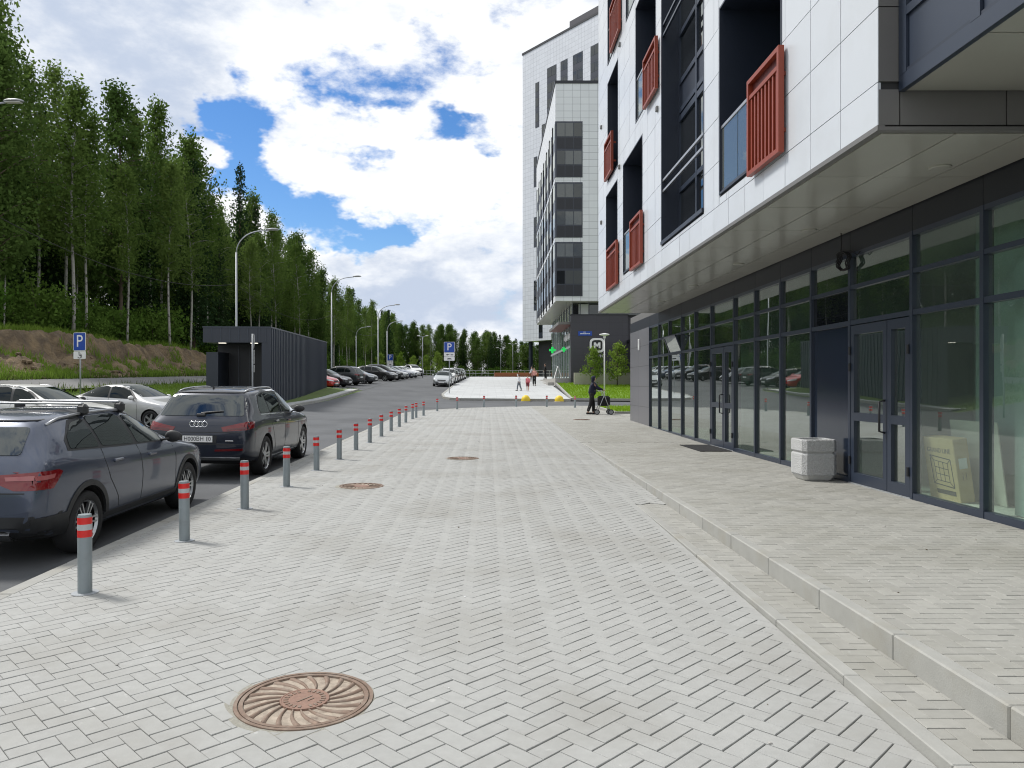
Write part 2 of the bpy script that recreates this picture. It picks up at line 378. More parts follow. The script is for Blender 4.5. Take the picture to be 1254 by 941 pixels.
leafmat('leaf_birch', (.068, .122, .025), (.13, .195, .05), .42); leafmat('leaf_dark', (.050, .094, .023), (.092, .148, .038), .4)
leafmat('leaf_spruce', (.016, .036, .014), (.034, .062, .024), .15); leafmat('leaf_bush', (.065, .135, .022), (.12, .20, .04))
leafmat('leaf_lime', (.13, .22, .03), (.21, .30, .06)); leafmat('grass_blade', (.11, .20, .025), (.19, .29, .05)); leafmat('grass_dull', (.07, .11, .025), (.13, .16, .05))
leafmat('lawn_blade', (.17, .30, .018), (.25, .38, .035))
mat('lawn_ground', (.13, .23, .02), .95, var=.15, vscale=2)
mat('cardboard', (.50, .37, .20), .85, var=.06, vscale=5); mat('ink', (.05, .045, .04), .8); mat('plasterboard', (.60, .58, .51), .8, var=.04)
mat('interior', (.60, .62, .60), .9, var=.08, vscale=.6); mat('interior_floor', (.55, .54, .50), .7, var=.06)
mat('rough_concrete', (.66, .67, .67), .9, var=.1, vscale=24, bump=1.0, bscale=55, dist=.05, stain=((.48, .48, .47, 1), 70, .5, .6, .6))
mat('smooth_concrete', (.55, .55, .53), .85, var=.08, vscale=8)
mat('mat_black', (.018, .018, .019), .95, bump=.5, bscale=200)
mat('green_lit', (.0, .35, .06), .4, emit=((.03, .8, .14), .45))
mat('warm_lit', (.8, .78, .7), .4, emit=((1, .93, .8), 2.2)); mat('lamp_disc', (.8, .8, .78), .4)
mat('skin', (.50, .30, .21), .6); mat('cloth_navy', (.012, .014, .035), .9); mat('cloth_black', (.012, .012, .013), .9); mat('cloth_white', (.72, .74, .78), .9)
mat('cloth_pink', (.62, .16, .19), .9); mat('cloth_grey', (.14, .16, .18), .9); mat('hair', (.04, .025, .018), .7); mat('cloth_coral', (.6, .3, .26), .9); mat('cloth_maroon', (.16, .02, .03), .9)
def slabmat():
    m = M_['slab']; nt = m.node_tree; b = nt.nodes['Principled BSDF']; L = nt.links.new; src = b.inputs['Base Color'].links[0].from_socket
    g = nt.nodes.new('ShaderNodeNewGeometry'); br = nt.nodes.new('ShaderNodeTexBrick'); L(g.outputs['Position'], br.inputs['Vector']); br.inputs['Scale'].default_value = 1; br.offset = .5
    br.inputs['Brick Width'].default_value = 1.2; br.inputs['Row Height'].default_value = .6; br.inputs['Mortar Size'].default_value = .012; br.inputs['Color1'].default_value = (.93, .93, .93, 1); br.inputs['Color2'].default_value = (1.05, 1.05, 1.05, 1); br.inputs['Mortar'].default_value = (.62, .62, .62, 1)
    mx = nt.nodes.new('ShaderNodeMix'); mx.data_type = 'RGBA'; mx.blend_type = 'MULTIPLY'; mx.inputs['Factor'].default_value = 1; L(src, mx.inputs['A']); L(br.outputs['Color'], mx.inputs['B']); L(mx.outputs['Result'], b.inputs['Base Color'])
slabmat()
mat('canopy_red', (.12, .018, .014), .5)
panelmat('tile_pale', (.62, .65, .70), .75, .75, joint=(.30, .32, .35)); panelmat('tile_white', (.66, .68, .70), .75, .62, joint=(.30, .31, .33)); panelmat('tile_charcoal', (.045, .044, .055), 1.2, .6, joint=(.03, .03, .035), jw=.02)
panelmat('tile_grey', (.14, .14, .155), 1.6, .72, joint=(.06, .06, .065), jw=.02, rough=.35); panelmat('rib_metal', (.028, .033, .043), .42, 50, joint=(.012, .014, .018), jw=.05, rough=.38, var=.06)
from mathutils import noise as mn
def fbm(x, y, z=0, o=4): return mn.fractal(Vector((x, y, z)), .9, 2.0, o)
_YR = [-40, 42, 46, 75, 120, 180, 500]; _ZR = [-.878, .163, .27, 1.48, 2.70, 3.1, 4.2]
def zr(y): return float(np.interp(y, _YR, _ZR))
def zp(y): return zr(y) + .12
def zside(y): return max(0.0, zp(y))
def zl(y): return zr(y) + float(np.interp(y, [20, 26, 38, 60], [.06, .08, .35, .35]))
def zpath(y): return float(np.interp(y, [-40, 20, 60, 90, 140, 500], [.9, 1.43, 2.23, 2.75, 3.2, 4.4]))
def ztop(y): return float(np.interp(y, [-40, 40, 62, 80, 100, 500], [4.0, 4.35, 4.35, 3.6, 3.5, 5.0])) + .25*fbm(0, y*.12)
def H(x, y):
    z0, z1, zl_ = zpath(y), zr(y), zl(y)
    if y < 33: p14 = zl_+.1
    elif y < 57: p14 = zl_ + (z0-zl_)*.62
    else: p14 = zl_ + .15
    xs = [-27, -26, -23.4, -21.2, -20.5, -17, -14.9, -9.4, -3.9]
    zs = [ztop(y)+.1, ztop(y), (ztop(y)+z0)*.5, z0+.15, z0, z0-.34, p14, zl_, z1]
    z = float(np.interp(x, xs, zs))
    if x < -27: z += (-27-x)*.035 + .3*fbm(x*.1, y*.1)
    return z
# ---- the ground sheet
gx = list(np.concatenate([np.linspace(-260, -40, 12), np.linspace(-38, -21, 18), np.linspace(-20.5, -9.4, 9), [-9.0, -3.9, 0, 8, 15, 30, 60, 120, 260]]))
gy = list(np.concatenate([np.linspace(-30, 10, 9), np.linspace(12, 130, 60), np.linspace(140, 300, 17), [340, 400, 520, 800]]))
def Hg(x, y):
    z = H(x, y)
    if -9.2 < x < 60 and y < 128: z -= .14
    if -26.6 < x < -20.9 and 8 < y < 82: z -= 1.3
    return z
mb = MB(); mb.grid([[(x, y, Hg(x, y)) for y in gy] for x in gx])
mb.f = [f[::-1] for f in mb.f]
gme = mb.mesh('ground', ['grass_ground', 'forest_floor'], True)
for p in gme.polygons:
    if p.center.x < -26.5: p.material_index = 1
tag(link('ground', gme), kind='structure')

def drape(name, x0, x1, ys, mat_, dz, xn=3, hf=H, kind='structure'):
    mb = MB(); xs = np.linspace(x0, x1, xn)
    mb.grid([[(x, y, hf(x, y)+dz) for y in ys] for x in xs]); mb.f = [f[::-1] for f in mb.f]
    o = mb.build(name, mat_, smooth=True); tag(o, kind=kind); return o
def Hroad(x, y):
    return zr(y) + (zl(y)-zr(y))*min(1, max(0, (-3.9-x)/5.5))
road = drape('road', -9.4, 9.5, list(np.arange(-25, 131, 2.0)), 'asphalt', 0, 9, Hroad)
drape('parking_bay', -14.8, -9.402, list(np.arange(0, 33.1, 1.5)), 'asphalt', .006, 4)
drape('parking_bay', -15.2, -9.402, list(np.arange(57, 131, 2)), 'asphalt', .012, 4)
drape('gravel_path', -20.5, -17, list(np.arange(0, 140, 2.0)), 'gravel', .03, 4)

# ---- the eroded bank under the forest
xs = np.linspace(-27.2, -20.6, 46); ys = np.linspace(5, 86, 420)
def bank(x, y):
    t = (x+27.2)/6.6                                   # 0 top .. 1 foot
    zt_, zf = ztop(y)+.12, zpath(y)+.05
    lip = .30 + .10*fbm(0, y*.35, 3) + .05*fbm(0, y*1.1, 5)
    s = max(0, min(1, (t-lip)/.16)); s = s*s*(3-2*s)
    hgt = zt_-zf
    z = zt_ - hgt*(.50*s + .50*max(0, min(1, (t-lip-.1)/(.9-lip-.1)))**.9)
    a = max(0, 1-abs(t-.55)*1.9)
    z += a*(.50*fbm(x*.8, y*.8, 1) + .20*fbm(x*2.6, y*2.6, 2) + .07*abs(fbm(x*6, y*6, 4)))
    dx = .22*a*fbm(x*.9, y*.9, 9)
    return (x+dx, y, z)
mb = MB(); mb.grid([[bank(x, y) for y in ys] for x in xs]); mb.f = [f[::-1] for f in mb.f]
tag(mb.build('embankment', 'dirt', smooth=True), kind='structure')
mb = MB()
for k in range(420):                                    # clods and stones that slid down the bank
    y = random.uniform(26, 74); x = -20.7 - abs(random.gauss(0, 1.5)) ; p = bank(max(x, -25), y); r = random.uniform(.04, .17)
    bm = bmesh.new(); bmesh.ops.create_icosphere(bm, subdivisions=1, radius=r)
    for v in bm.verts: v.co *= 1+.35*(random.random()-.5); v.co.z *= .7
    mb.bm(bm, Matrix.Translation((p[0], p[1], p[2]+r*.2)))
tag(mb.build('soil_clods', 'dirt'), 'loose clods and stones scattered down the bare bank', 'soil', kind='stuff')

def blades(name, pts, h0, h1, w, mat_, label, n_bend=1):
    """many grass blades in one object; pts = list of (x, y, z)"""
    P = np.array(pts); n = len(P); a = RNG.uniform(0, math.tau, n); h = RNG.uniform(h0, h1, n); ln = RNG.uniform(.1, .55, n)*h
    d = np.stack([np.cos(a), np.sin(a), 0*a], 1); q = np.stack([-np.sin(a), np.cos(a), 0*a], 1); l2 = RNG.uniform(0, math.tau, n)
    lean = np.stack([np.cos(l2), np.sin(l2), 0*a], 1)
    A = P + q*w/2; B = P - q*w/2; C = P + lean*ln[:, None]*.45 + np.array([0, 0, 1])*(h*.6)[:, None] ; T = P + lean*ln[:, None] + np.array([0, 0, 1])*h[:, None]
    v = np.concatenate([A, B, C + q*w*.3, C - q*w*.3, T]); i = np.arange(n)
    f = [(k, k+n, k+3*n, k+2*n) for k in range(n)] + [(k+2*n, k+3*n, k+4*n) for k in range(n)]
    me = bpy.data.meshes.new(name); me.from_pydata(v.tolist(), [], f); me.materials.append(M_[mat_]); me.update()
    return tag(link(name, me), label, 'grass', kind='stuff')
pts = []
while len(pts) < 24000:
    y = random.uniform(22, 80); x = random.uniform(-27, -20.4); p = bank(x, y); t = (x+27.2)/6.6
    if (t < .27 and random.random() < .9) or (t > .42 and fbm(x*.5, y*.4, 7) > -.12+.55*(1-t)): pts.append((p[0], p[1], p[2]-.03))
blades('bank_grass', pts, .12, .5, .05, 'grass_blade', 'tufts of grass on the eroded bank below the forest')
pts = []
while len(pts) < 12000:
    y = random.uniform(20, 58); x = random.uniform(-17.2, -9.7)
    if y < 33.3 and x > -15: continue
    if 35 < y < 57 and x > -14.2: continue
    pts.append((x, y, H(x, y)-.02))
blades('verge_grass', pts, .06, .20, .03, 'grass_blade', 'short bright grass on the verge beside the gravel path')
pts = [(x, y, H(x, y)-.02) for x, y in ((random.uniform(-21, -20.3) if random.random() < .75 else random.uniform(-17.4, -16.8), random.uniform(15, 80)) for k in range(3500))]
blades('path_edge_grass', pts, .1, .4, .04, 'grass_dull', 'taller grass along the edges of the gravel path')

# ------------------------------------------------------------------ paving
W0, L0 = .1065, .213
def clip(poly, A, B):       # keep the part left of A->B
    out = []; ax, ay = A; bx, by = B
    side = lambda p: (bx-ax)*(p[1]-ay) - (by-ay)*(p[0]-ax)
    for i in range(len(poly)):
        p, q = poly[i], poly[(i+1) % len(poly)]; sp, sq = side(p), side(q)
        if sp >= 0: out.append(p)
        if sp*sq < 0: t = sp/(sp-sq); out.append((p[0]+t*(q[0]-p[0]), p[1]+t*(q[1]-p[1])))
    return out
def area(p): return abs(sum(p[i][0]*p[(i+1) % len(p)][1]-p[(i+1) % len(p)][0]*p[i][1] for i in range(len(p))))/2
def herring(x0, x1, y0, y1, ang, off=(0, 0)):
    """rectangles (cx, cy, angle) of a 2:1 herringbone covering the box"""
    c, s = math.cos(ang), math.sin(ang); R = math.hypot(x1-x0, y1-y0)/2/W0+4; mx, my = (x0+x1)/2+off[0], (y0+y1)/2+off[1]; N = int(R)+2; out = []
    for k in range(-2*N, 2*N):
        for m in range(-N, N):
            for (cx, cy, a) in ((1+k+2*m, .5+k-2*m, 0), (2.5+k+2*m, k-2*m, math.pi/2)):
                if abs(cx) > R*1.5 or abs(cy) > R*1.5: continue
                X = mx + (cx*c-cy*s)*W0; Y = my + (cx*s+cy*c)*W0
                if x0-.15 < X < x1+.15 and y0-.15 < Y < y1+.15: out.append((X, Y, a+ang))
    return out
GA, GB = .0036, .0009          # open joints one way, tight joints the other
def paver_size(a):
    k = abs(math.sin(a-math.pi/4)) < .1 or abs(math.sin(a)) < .1
    return (L0-2*GB, W0-2*GA) if k else (L0-2*GA, W0-2*GB)
def rect_pts(X, Y, a):
    l, w = paver_size(a); c, s = math.cos(a), math.sin(a)
    return [(X+u*c-v*s, Y+u*s+v*c) for u, v in ((-l/2,-w/2),(l/2,-w/2),(l/2,w/2),(-l/2,w/2))]
def paver_mesh(a):
    l, w = paver_size(a); c = .0022; mb = MB()
    o = [(-l/2,-w/2),(l/2,-w/2),(l/2,w/2),(-l/2,w/2)]; i = [(-l/2+c,-w/2+c),(l/2-c,-w/2+c),(l/2-c,w/2-c),(-l/2+c,w/2-c)]
    mb.add([(x,y,-.03) for x,y in o]+[(x,y,-.0025) for x,y in o]+[(x,y,0) for x,y in i], [(8,9,10,11)]+[(k,(k+1)%4,4+(k+1)%4,4+k) for k in range(4)]+[(4+k,4+(k+1)%4,8+(k+1)%4,8+k) for k in range(4)])
    return mb.mesh('paver', 'paver')
def pave(parent, name, tiles, polyfn, zf, slope, matn, n_single, view):
    """nearest whole pavers become single objects, the rest one mesh"""
    mb = MB(); rnd = []; singles = []; pms = {}
    tiles = sorted(tiles, key=lambda t: t[1])
    for (X, Y, a) in tiles:
        P = rect_pts(X, Y, a); poly = polyfn(X, Y); Q = P; cut = False
        for i in range(len(poly)):
            A, B = poly[i], poly[(i+1) % len(poly)]
            Q2 = clip(Q, A, B)
            if len(Q2) < 3: Q = []; break
            Q = Q2
        for hx, hy, hr in manholes():
            if Q and math.hypot(X-hx, Y-hy) < hr+.16:
                u = Vector((X-hx, Y-hy)).normalized(); c0 = Vector((hx, hy))+u*hr*1.005; Q = clip(Q, (c0.x, c0.y), (c0.x+u.y, c0.y-u.x))
                if len(Q) < 3: Q = []
        if not Q or area(Q) < .0006: continue
        cut = area(Q) < area(P)*.985
        dz = random.gauss(0, .0006)
        if not cut and n_single > 0 and view(X, Y):
            key = round(a, 2)
            if key not in pms: pms[key] = paver_mesh(a); pms[key].materials[0] = M_[matn]
            o = link('paver', pms[key], parent, (X, Y, zf(Y)+dz), (slope(Y)+random.gauss(0, .003), random.gauss(0, .003), a)); n_single -= 1; continue
        tx, ty = random.gauss(0, .003), random.gauss(0, .003); n = len(Q); cx = sum(p[0] for p in Q)/n; cy = sum(p[1] for p in Q)/n
        up = lambda x, y, d: (x, y, zf(y)+dz+tx*(x-cx)+ty*(y-cy)-d)
        k = max(.5, 1-.0022/max(.02, math.sqrt(area(Q))/2)); I = [(cx+(p[0]-cx)*k, cy+(p[1]-cy)*k) for p in Q]
        v = [up(*p, .0025) for p in Q]+[up(*p, 0) for p in I]; f = [tuple(range(n, 2*n))]+[(j, (j+1) % n, n+(j+1) % n, n+j) for j in range(n)]
        if Y < 22:
            v += [up(*p, .022) for p in Q]; f += [(2*n+j, 2*n+(j+1) % n, (j+1) % n, j) for j in range(n)]
        mb.add(v, f); rnd += [random.random()]*len(f)
    me = mb.mesh(name, matn)
    at = me.attributes.new('rnd', 'FLOAT', 'FACE'); at.data.foreach_set('value', rnd)
    o = link(name, me, parent); tag(o, kind='stuff'); return o
def slope(y): return .0127 if y < 42 else .04
arc = [(5.15+9.0*math.cos(t), 34.05+8.95*math.sin(t)) for t in np.linspace(math.pi/2, math.pi, 13)]
plaza_out = [(-3.74, -2), (2.4, -2), (2.4, 42.55)] + [p for p in arc if p[0] < 2.35]
plaza_near = [(-3.74, -2), (1.985, -2), (1.985, 42.3)] + [p for p in arc if p[0] < 1.9]
def in_view(X, Y): return Y > 3.15 and -40 < 597.5+930*X/Y < 1290
def manholes(): return [(-.98, 4.06, .365), (-1.98, 11.9, .345), (-.52, 15.9, .335)]
plaza = MB().grid([[(x, y, zp(y)-.014) for y in list(np.arange(-2, 34, 2))+[34.05]] for x in (-3.9, 2.42)])
plaza.f = [f[::-1] for f in plaza.f]
far = [(-3.9, 34.05)] + [(5.15+9.1*math.cos(t), 34.05+9.05*math.sin(t)) for t in np.linspace(math.pi, math.pi/2, 13)] + [(8, 43.1), (8, 34.05)]
plaza.add([(x, y, zp(y)-.014) for x, y in far], [tuple(range(len(far)))[::-1]])
plaza = tag(plaza.build('plaza', 'joint_sand'), kind='structure')
T = [t for t in herring(-3.8, 2.5, 1.0, 43.2, math.pi/4) ]
pave(plaza, 'pavers', T, lambda X, Y: plaza_near if Y < 10.25 else plaza_out, zp, slope, 'paver', 300, in_view)
# shop-front pavement, level until the plaza rises to meet it
side = MB().grid([[(x, y, zside(y)-.014) for y in list(np.arange(0, 19.7, 2))+[19.7]] for x in (2.45, 5.75)])
side.grid([[(x, y, zside(y)-.013) for y in list(np.arange(19.7, 43.2, 2))+[43.1]] for x in (2.4, 5.75)])
side.grid([[(x, y, zside(y)-.013) for y in (29.3, 31, 34.4)] for x in (5.75, 9.5)])
side.f = [f[::-1] for f in side.f]; side = tag(side.build('pavement', 'joint_sand'), kind='structure')
sA = [(2.503, .5), (5.49, .5), (5.49, 19.7), (2.503, 19.7)]; sB = [(2.405, 19.7), (5.75, 19.7), (5.75, 43), (2.405, 43)]; sC = [(5.75, 29.45), (9.4, 29.45), (9.4, 34.4), (5.75, 34.4)]
T = herring(2.3, 5.8, .6, 43.1, 0, (.03, .01))+[t for t in herring(5.8, 9.5, 29.5, 34.4, 0)]
pave(side, 'pavers', T, lambda X, Y: sC if X > 5.75 else (sA if Y < 19.7 else sB), zside, lambda y: 0 if y < 19.7 else .0127, 'paver_warm', 300, in_view)
# lower strip in front of the step
zg = lambda y: -.150+.003*(y-3)
strip = tag(MB().add([(1.99, .5, zg(.5)-.014), (2.42, .5, zg(.5)-.014), (2.42, 10.4, zg(10.4)-.014), (1.99, 10.4, zg(10.4)-.014)], [(0, 1, 2, 3)]).build('gutter_strip', 'joint_sand'), kind='structure')
pave(strip, 'pavers', herring(1.99, 2.45, .6, 10.4, 0, (.05, .02)), lambda X, Y: [(2.085, .6), (2.4, .6), (2.4, 10.3), (2.085, 10.3)], zg, lambda y: 0, 'paver_warm', 120, in_view)
def kerb_run(name, mk, y0, y1, step=1.0, gap=.006):
    root = tag(empty(name), kind='structure'); y = y0
    while y < y1-.05:
        e = min(y+step, y1); mk(root, y+gap/2, e-gap/2); y = e
    return root
def stone(root, x0, x1, y0, y1, zf, dep, c=.015):
    mb = MB(); j = random.gauss(0, .0018)
    mb.cbox(x0+j, x1+j, y0, y1, -dep, 0, c)
    mb.v = [(x, y, z + zf(y)) for x, y, z in mb.v]; mb.build('kerb_stone', 'kerb', root)
kerb_run('plaza_kerb', lambda r, a, b: stone(r, -3.9, -3.745, a, b, lambda y: zp(y)+.004, .3), 0, 34.0)
kerb_run('pavement_kerb', lambda r, a, b: stone(r, 2.40, 2.50, a, b, lambda y: .005, .32, .009), .5, 19.6, 1.0, .003)
kerb_run('strip_kerb', lambda r, a, b: stone(r, 1.99, 2.082, a, b, lambda y: zg(y)+.004, .2, .006), 1.25, 10.2, 1.0, .003)
kr = tag(empty('corner_kerb'), kind='structure')
tt = np.linspace(math.pi, math.pi/2, 15)
for a, b in zip(tt[:-1], tt[1:]):
    mb = MB(); ring = []
    for r_ in (9.0, 9.15):
        for t in (a+.0, b-.0): ring.append((5.15+r_*math.cos(t), 34.05+(r_-.05)*math.sin(t)))
    q = [ring[0], ring[1], ring[3], ring[2]]
    mb.add([(x, y, zp(y)+.004) for x, y in q]+[(x, y, zp(y)-.25) for x, y in q], [(0,1,2,3),(7,6,5,4),(0,4,5,1),(1,5,6,2),(2,6,7,3),(3,7,4,0)]); mb.build('kerb_stone', 'kerb', kr)
mb = MB(); mb.box(5.15, 9.5, 43.0, 43.16, zp(43)-.25, zp(43)+.004); mb.build('kerb_stone', 'kerb', kr)

# ---- the pale paved square beyond the side street
def zq(y): return zr(y)+.13
sq = [(-1.8, 50.6), (5.4, 49.6), (6.0, 70), (9.8, 70), (9.8, 118), (-2.7, 118), (-3.2, 75), (-3.35, 56), (-3.0, 52.2), (-2.5, 51.1)]
bm = bmesh.new(); vs = [bm.verts.new((x, y, 0)) for x, y in sq]; bm.faces.new(vs)
for yc in range(52, 118, 3):
    bmesh.ops.bisect_plane(bm, geom=bm.verts[:]+bm.edges[:]+bm.faces[:], plane_co=(0, yc, 0), plane_no=(0, 1, 0))
for v in bm.verts: v.co.z = zq(v.co.y)
ret = bmesh.ops.extrude_face_region(bm, geom=bm.faces[:])
for g in ret['geom']:
    if isinstance(g, bmesh.types.BMVert): g.co.z += .012
bmesh.ops.recalc_face_normals(bm, faces=bm.faces[:])
mb = MB().bm(bm); tag(mb.build('paved_square', 'slab'), kind='structure')
kr = tag(empty('square_kerb'), kind='structure')
loop = [sq[6], sq[7], sq[8], sq[9], sq[0], sq[1]]
for (a, b) in zip(loop[:-1], loop[1:]):
    n = max(1, int(math.dist(a, b)/2))
    for i in range(n):
        p = [a[0]+(b[0]-a[0])*i/n, a[1]+(b[1]-a[1])*i/n]; q = [a[0]+(b[0]-a[0])*(i+1)/n, a[1]+(b[1]-a[1])*(i+1)/n]
        MB().bar((*p, zq(p[1])-.05), (*q, zq(q[1])-.05), .16, .16).build('kerb_stone', 'kerb', kr)

# ---- lawns on the right
def lawn(name, poly, zf, dz, nb, label):
    bm = bmesh.new(); vs = [bm.verts.new((x, y, zf(y)+dz)) for x, y in poly]; bm.faces.new(vs); bmesh.ops.triangulate(bm, faces=bm.faces[:])
    tag(MB().bm(bm).build(name, 'lawn_ground'), kind='structure'); pts = []
    xs_ = [p[0] for p in poly]; ys_ = [p[1] for p in poly]
    def inside(x, y):
        r = False; n = len(poly)
        for i in range(n):
            (x1, y1), (x2, y2) = poly[i], poly[(i+1) % n]
            if (y1 > y) != (y2 > y) and x < (x2-x1)*(y-y1)/(y2-y1)+x1: r = not r
        return r
    while len(pts) < nb:
        x, y = random.uniform(min(xs_), max(xs_)), random.uniform(min(ys_), max(ys_))
        if inside(x, y): pts.append((x, y, zf(y)+dz-.03))
    return blades(name+'_grass', pts, .06, .2, .05, 'lawn_blade', label)
zlawn = lambda y: zr(48)+(y-48)*.055
lawn('lawn', [(5.55, 49.8), (16, 48.2), (16, 69), (6.3, 69)], zlawn, .16, 14000, 'bright lawn sloping up to the dark shop wall')
lawn('verge', [(5.9, 34.8), (14, 34.8), (14, 41), (5.9, 41)], zr, .17, 5000, 'narrow strip of bright lawn behind the walker')
kr = tag(empty('lawn_kerb'), kind='structure')
for a, b in (((5.5, 49.7), (16, 48.1)), ((5.85, 34.75), (14, 34.75)), ((5.85, 34.75), (5.85, 41.1)), ((5.85, 41.1), (14, 41.1)), ((5.5, 49.7), (6.2, 69))):
    n = max(1, int(math.dist(a, b)/2))
    for i in range(n):
        p = [a[k]+(b[k]-a[k])*i/n for k in (0, 1)]; q = [a[k]+(b[k]-a[k])*(i+1)/n for k in (0, 1)]
        zz = (lambda y: zlawn(y)+.12) if a[1] > 45 else (lambda y: zr(y)+.13)
        MB().bar((*p, zz(p[1])), (*q, zz(q[1])), .12, .16).build('kerb_stone', 'kerb', kr)

# ---- crumbs of litter, grit and dry leaves lying about
mb = MB()
for k in range(60):
    y = 3.2+abs(random.gauss(0, 5)); x = random.uniform(-3.4, 5.2); r = random.choice((.003, .004, .006, .010)); z = zp(y) if x < 1.95 else (zg(y)+.002 if 2.1 < x < 2.38 and y < 10 else (zside(y) if x > 2.55 else None))
    if z is None: continue
    bm = bmesh.new(); bmesh.ops.create_icosphere(bm, subdivisions=1, radius=r)
    for v in bm.verts: v.co = (v.co.x*random.uniform(.7, 1.6), v.co.y*random.uniform(.7, 1.4), v.co.z*.45)
    mb.cur = random.choice((0, 0, 1, 1, 2)); mb.bm(bm, Matrix.Translation((x, y, z+.004)) @ Matrix.Rotation(random.uniform(0, 6), 4, 'Z'))
tag(mb.build('grit', ['dirt', 'concrete', 'sign_white']), 'scattered grit and crumbs of litter on the paving', 'grit', kind='stuff')
# ================================================================== the near apartment block with the glazed ground floor
XF, XG, ZS = 3.58, 5.54, 3.82               # upper facade plane, shop-front plane, soffit height
Y0, Y1, ZT = 6.97, 24.6, 20.0
B1 = tag(empty('apartment_building', (5.5, 15, 0)), 'white panelled apartment block with red balcony screens overhanging a dark glazed ground floor', 'building')
def P1(mb, name, m, par=None, smooth=False):
    mb.v = [(x-5.5, y-15, z) for x, y, z in mb.v]; return mb.build(name, m, par or B1, smooth)
# openings: y0, y1, z0, z1, kind, red screen (y0, y1, z0, z1)
OPEN = [(9.26, 11.74, 4.43, 7.3, 'loggia', (9.1, 10.22, 4.28, 5.56), 1), (12.59, 15.67, 4.38, 19.2, 'strip', None, 0), (17.6, 20.1, 4.43, 7.3, 'loggia', (17.4, 18.7, 4.28, 5.5), 0),
        (21.0, 23.0, 4.33, 7.18, 'loggia', (20.7, 22.4, 4.25, 5.45), 0), (16.2, 18.4, 7.83, 10.6, 'loggia', (15.85, 17.1, 7.68, 8.78), 0), (20.9, 22.7, 7.53, 10.48, 'loggia', (21.5, 22.8, 7.58, 8.7), 0),
        (20.9, 22.7, 11.04, 13.8, 'loggia', (20.3, 21.8, 11.0, 12.27), 0), (17.6, 19.7, 10.9, 13.8, 'loggia', None, 0), (8.9, 11.4, 7.83, 10.6, 'loggia', (10.1, 11.3, 7.9, 9.35), 1), (9.3, 11.8, 11.0, 13.8, 'loggia', None, 1), (20.9, 22.7, 14.5, 17.2, 'loggia', None, 0), (16.4, 18.6, 14.5, 17.2, 'loggia', None, 0)]
yb = [Y0]+[6.99+.72*k for k in range(1, 25)]+[Y1]; zb_ = [3.865, 4.265]+[4.265+.69*k for k in range(1, 23)]; zb_ = [z for z in zb_ if z < ZT]+[ZT]
panels = []
for ya, yb2 in zip(yb[:-1], yb[1:]):
    for za, zb2 in zip(zb_[:-1], zb_[1:]):
        ys_ = sorted({ya, yb2}|{v for o in OPEN for v in o[:2] if ya+.02 < v < yb2-.02}); zs_ = sorted({za, zb2}|{v for o in OPEN for v in o[2:4] if za+.02 < v < zb2-.02})
        cells = [[not any(o[0]-.03 < (a+b)/2 < o[1]+.03 and o[2]-.03 < (c+d)/2 < o[3]+.03 for o in OPEN) for c, d in zip(zs_[:-1], zs_[1:])] for a, b in zip(ys_[:-1], ys_[1:])]
        if all(all(c) for c in cells): panels.append((ya, yb2, za, zb2)); continue
        for i, (a, b) in enumerate(zip(ys_[:-1], ys_[1:])):
            col = cells[i]; j = 0
            while j < len(col):
                if col[j]:
                    k = j
                    while k+1 < len(col) and col[k+1]: k += 1
                    panels.append((a, b, zs_[j], zs_[k+1])); j = k+1
                else: j += 1
def pscore(p):
    y = (p[0]+p[1])/2; z = (p[2]+p[3])/2; py = 472-(p[2]-CAM_Z)/y*930
    return ((p[1]-p[0])*(p[3]-p[2])/y**3) if py > -5 else 0
panels.sort(key=pscore, reverse=True); rest = MB(); g = .005; rr = []
for i, (a, b, c, d) in enumerate(panels):
    m = MB() if i < 300 and pscore((a, b, c, d)) > 0 else rest
    j = random.uniform(-.0015, .0015)
    m.box(XF+j, XF+.028, a+g, b-g, c+g, d-g)
    if m is not rest: P1(m, 'facade_panel', 'white_panel')
tag(P1(rest, 'facade_panels', 'white_panel'), kind='stuff')
# wall behind the panels, hollow at the openings
m = MB(); ys_ = sorted({Y0, Y1}|{v for o in OPEN for v in o[:2]}); zs_ = sorted({ZS+.02, ZT}|{v for o in OPEN for v in o[2:4]})
for a, b in zip(ys_[:-1], ys_[1:]):
    j = 0
    while j < len(zs_)-1:
        solid = lambda q: not any(o[0] < (a+b)/2 < o[1] and o[2] < (zs_[q]+zs_[q+1])/2 < o[3] for o in OPEN)
        if solid(j):
            k = j
            while k+2 < len(zs_) and solid(k+1): k += 1
            m.box(XF+.03, 5.1, max(a, Y0+.03), b, zs_[j], zs_[k+1]); j = k+1
        else: j += 1
P1(m, 'wall', 'backing')
P1(MB().box(5.1, 15, Y0+.031, Y1-.01, ZS+.021, ZT-.01), 'wall', 'backing')
P1(MB().box(XF-.01, XF+.06, Y0-.012, Y1+.01, ZS-.004, ZS+.045), 'edge_trim', 'taupe_panel'); P1(MB().box(XF, 15, Y0-.014, Y0+.05, ZS-.006, ZS+.03), 'edge_trim', 'taupe_panel')
# end face towards the viewer: taupe panels
xs_ = [XF+.002, 3.78]+[3.78+.98*k for k in range(1, 9)]; zz = [3.865, 4.2, 4.265]+[4.265+.69*k for k in range(1, 23)]
for a, b in zip(xs_[:-1], xs_[1:]):
    for c, d in zip(zz[:-1], zz[1:]):
        if a > 3.7 and c > 4.19 and c < 8 or c > 10: continue
        if d-c < .1: continue
        P1(MB().box(a+.006, b-.006, Y0, Y0+.028, c+.005, d-.005), 'end_panel', 'taupe_panel')
P1(MB().box(XF+.002, 3.776, Y0, Y0+.027, 10.2, ZT), 'end_panel', 'taupe_panel'); P1(MB().box(3.8, 14.9, Y0, Y0+.027, 8.1, ZT), 'end_panel', 'taupe_panel')
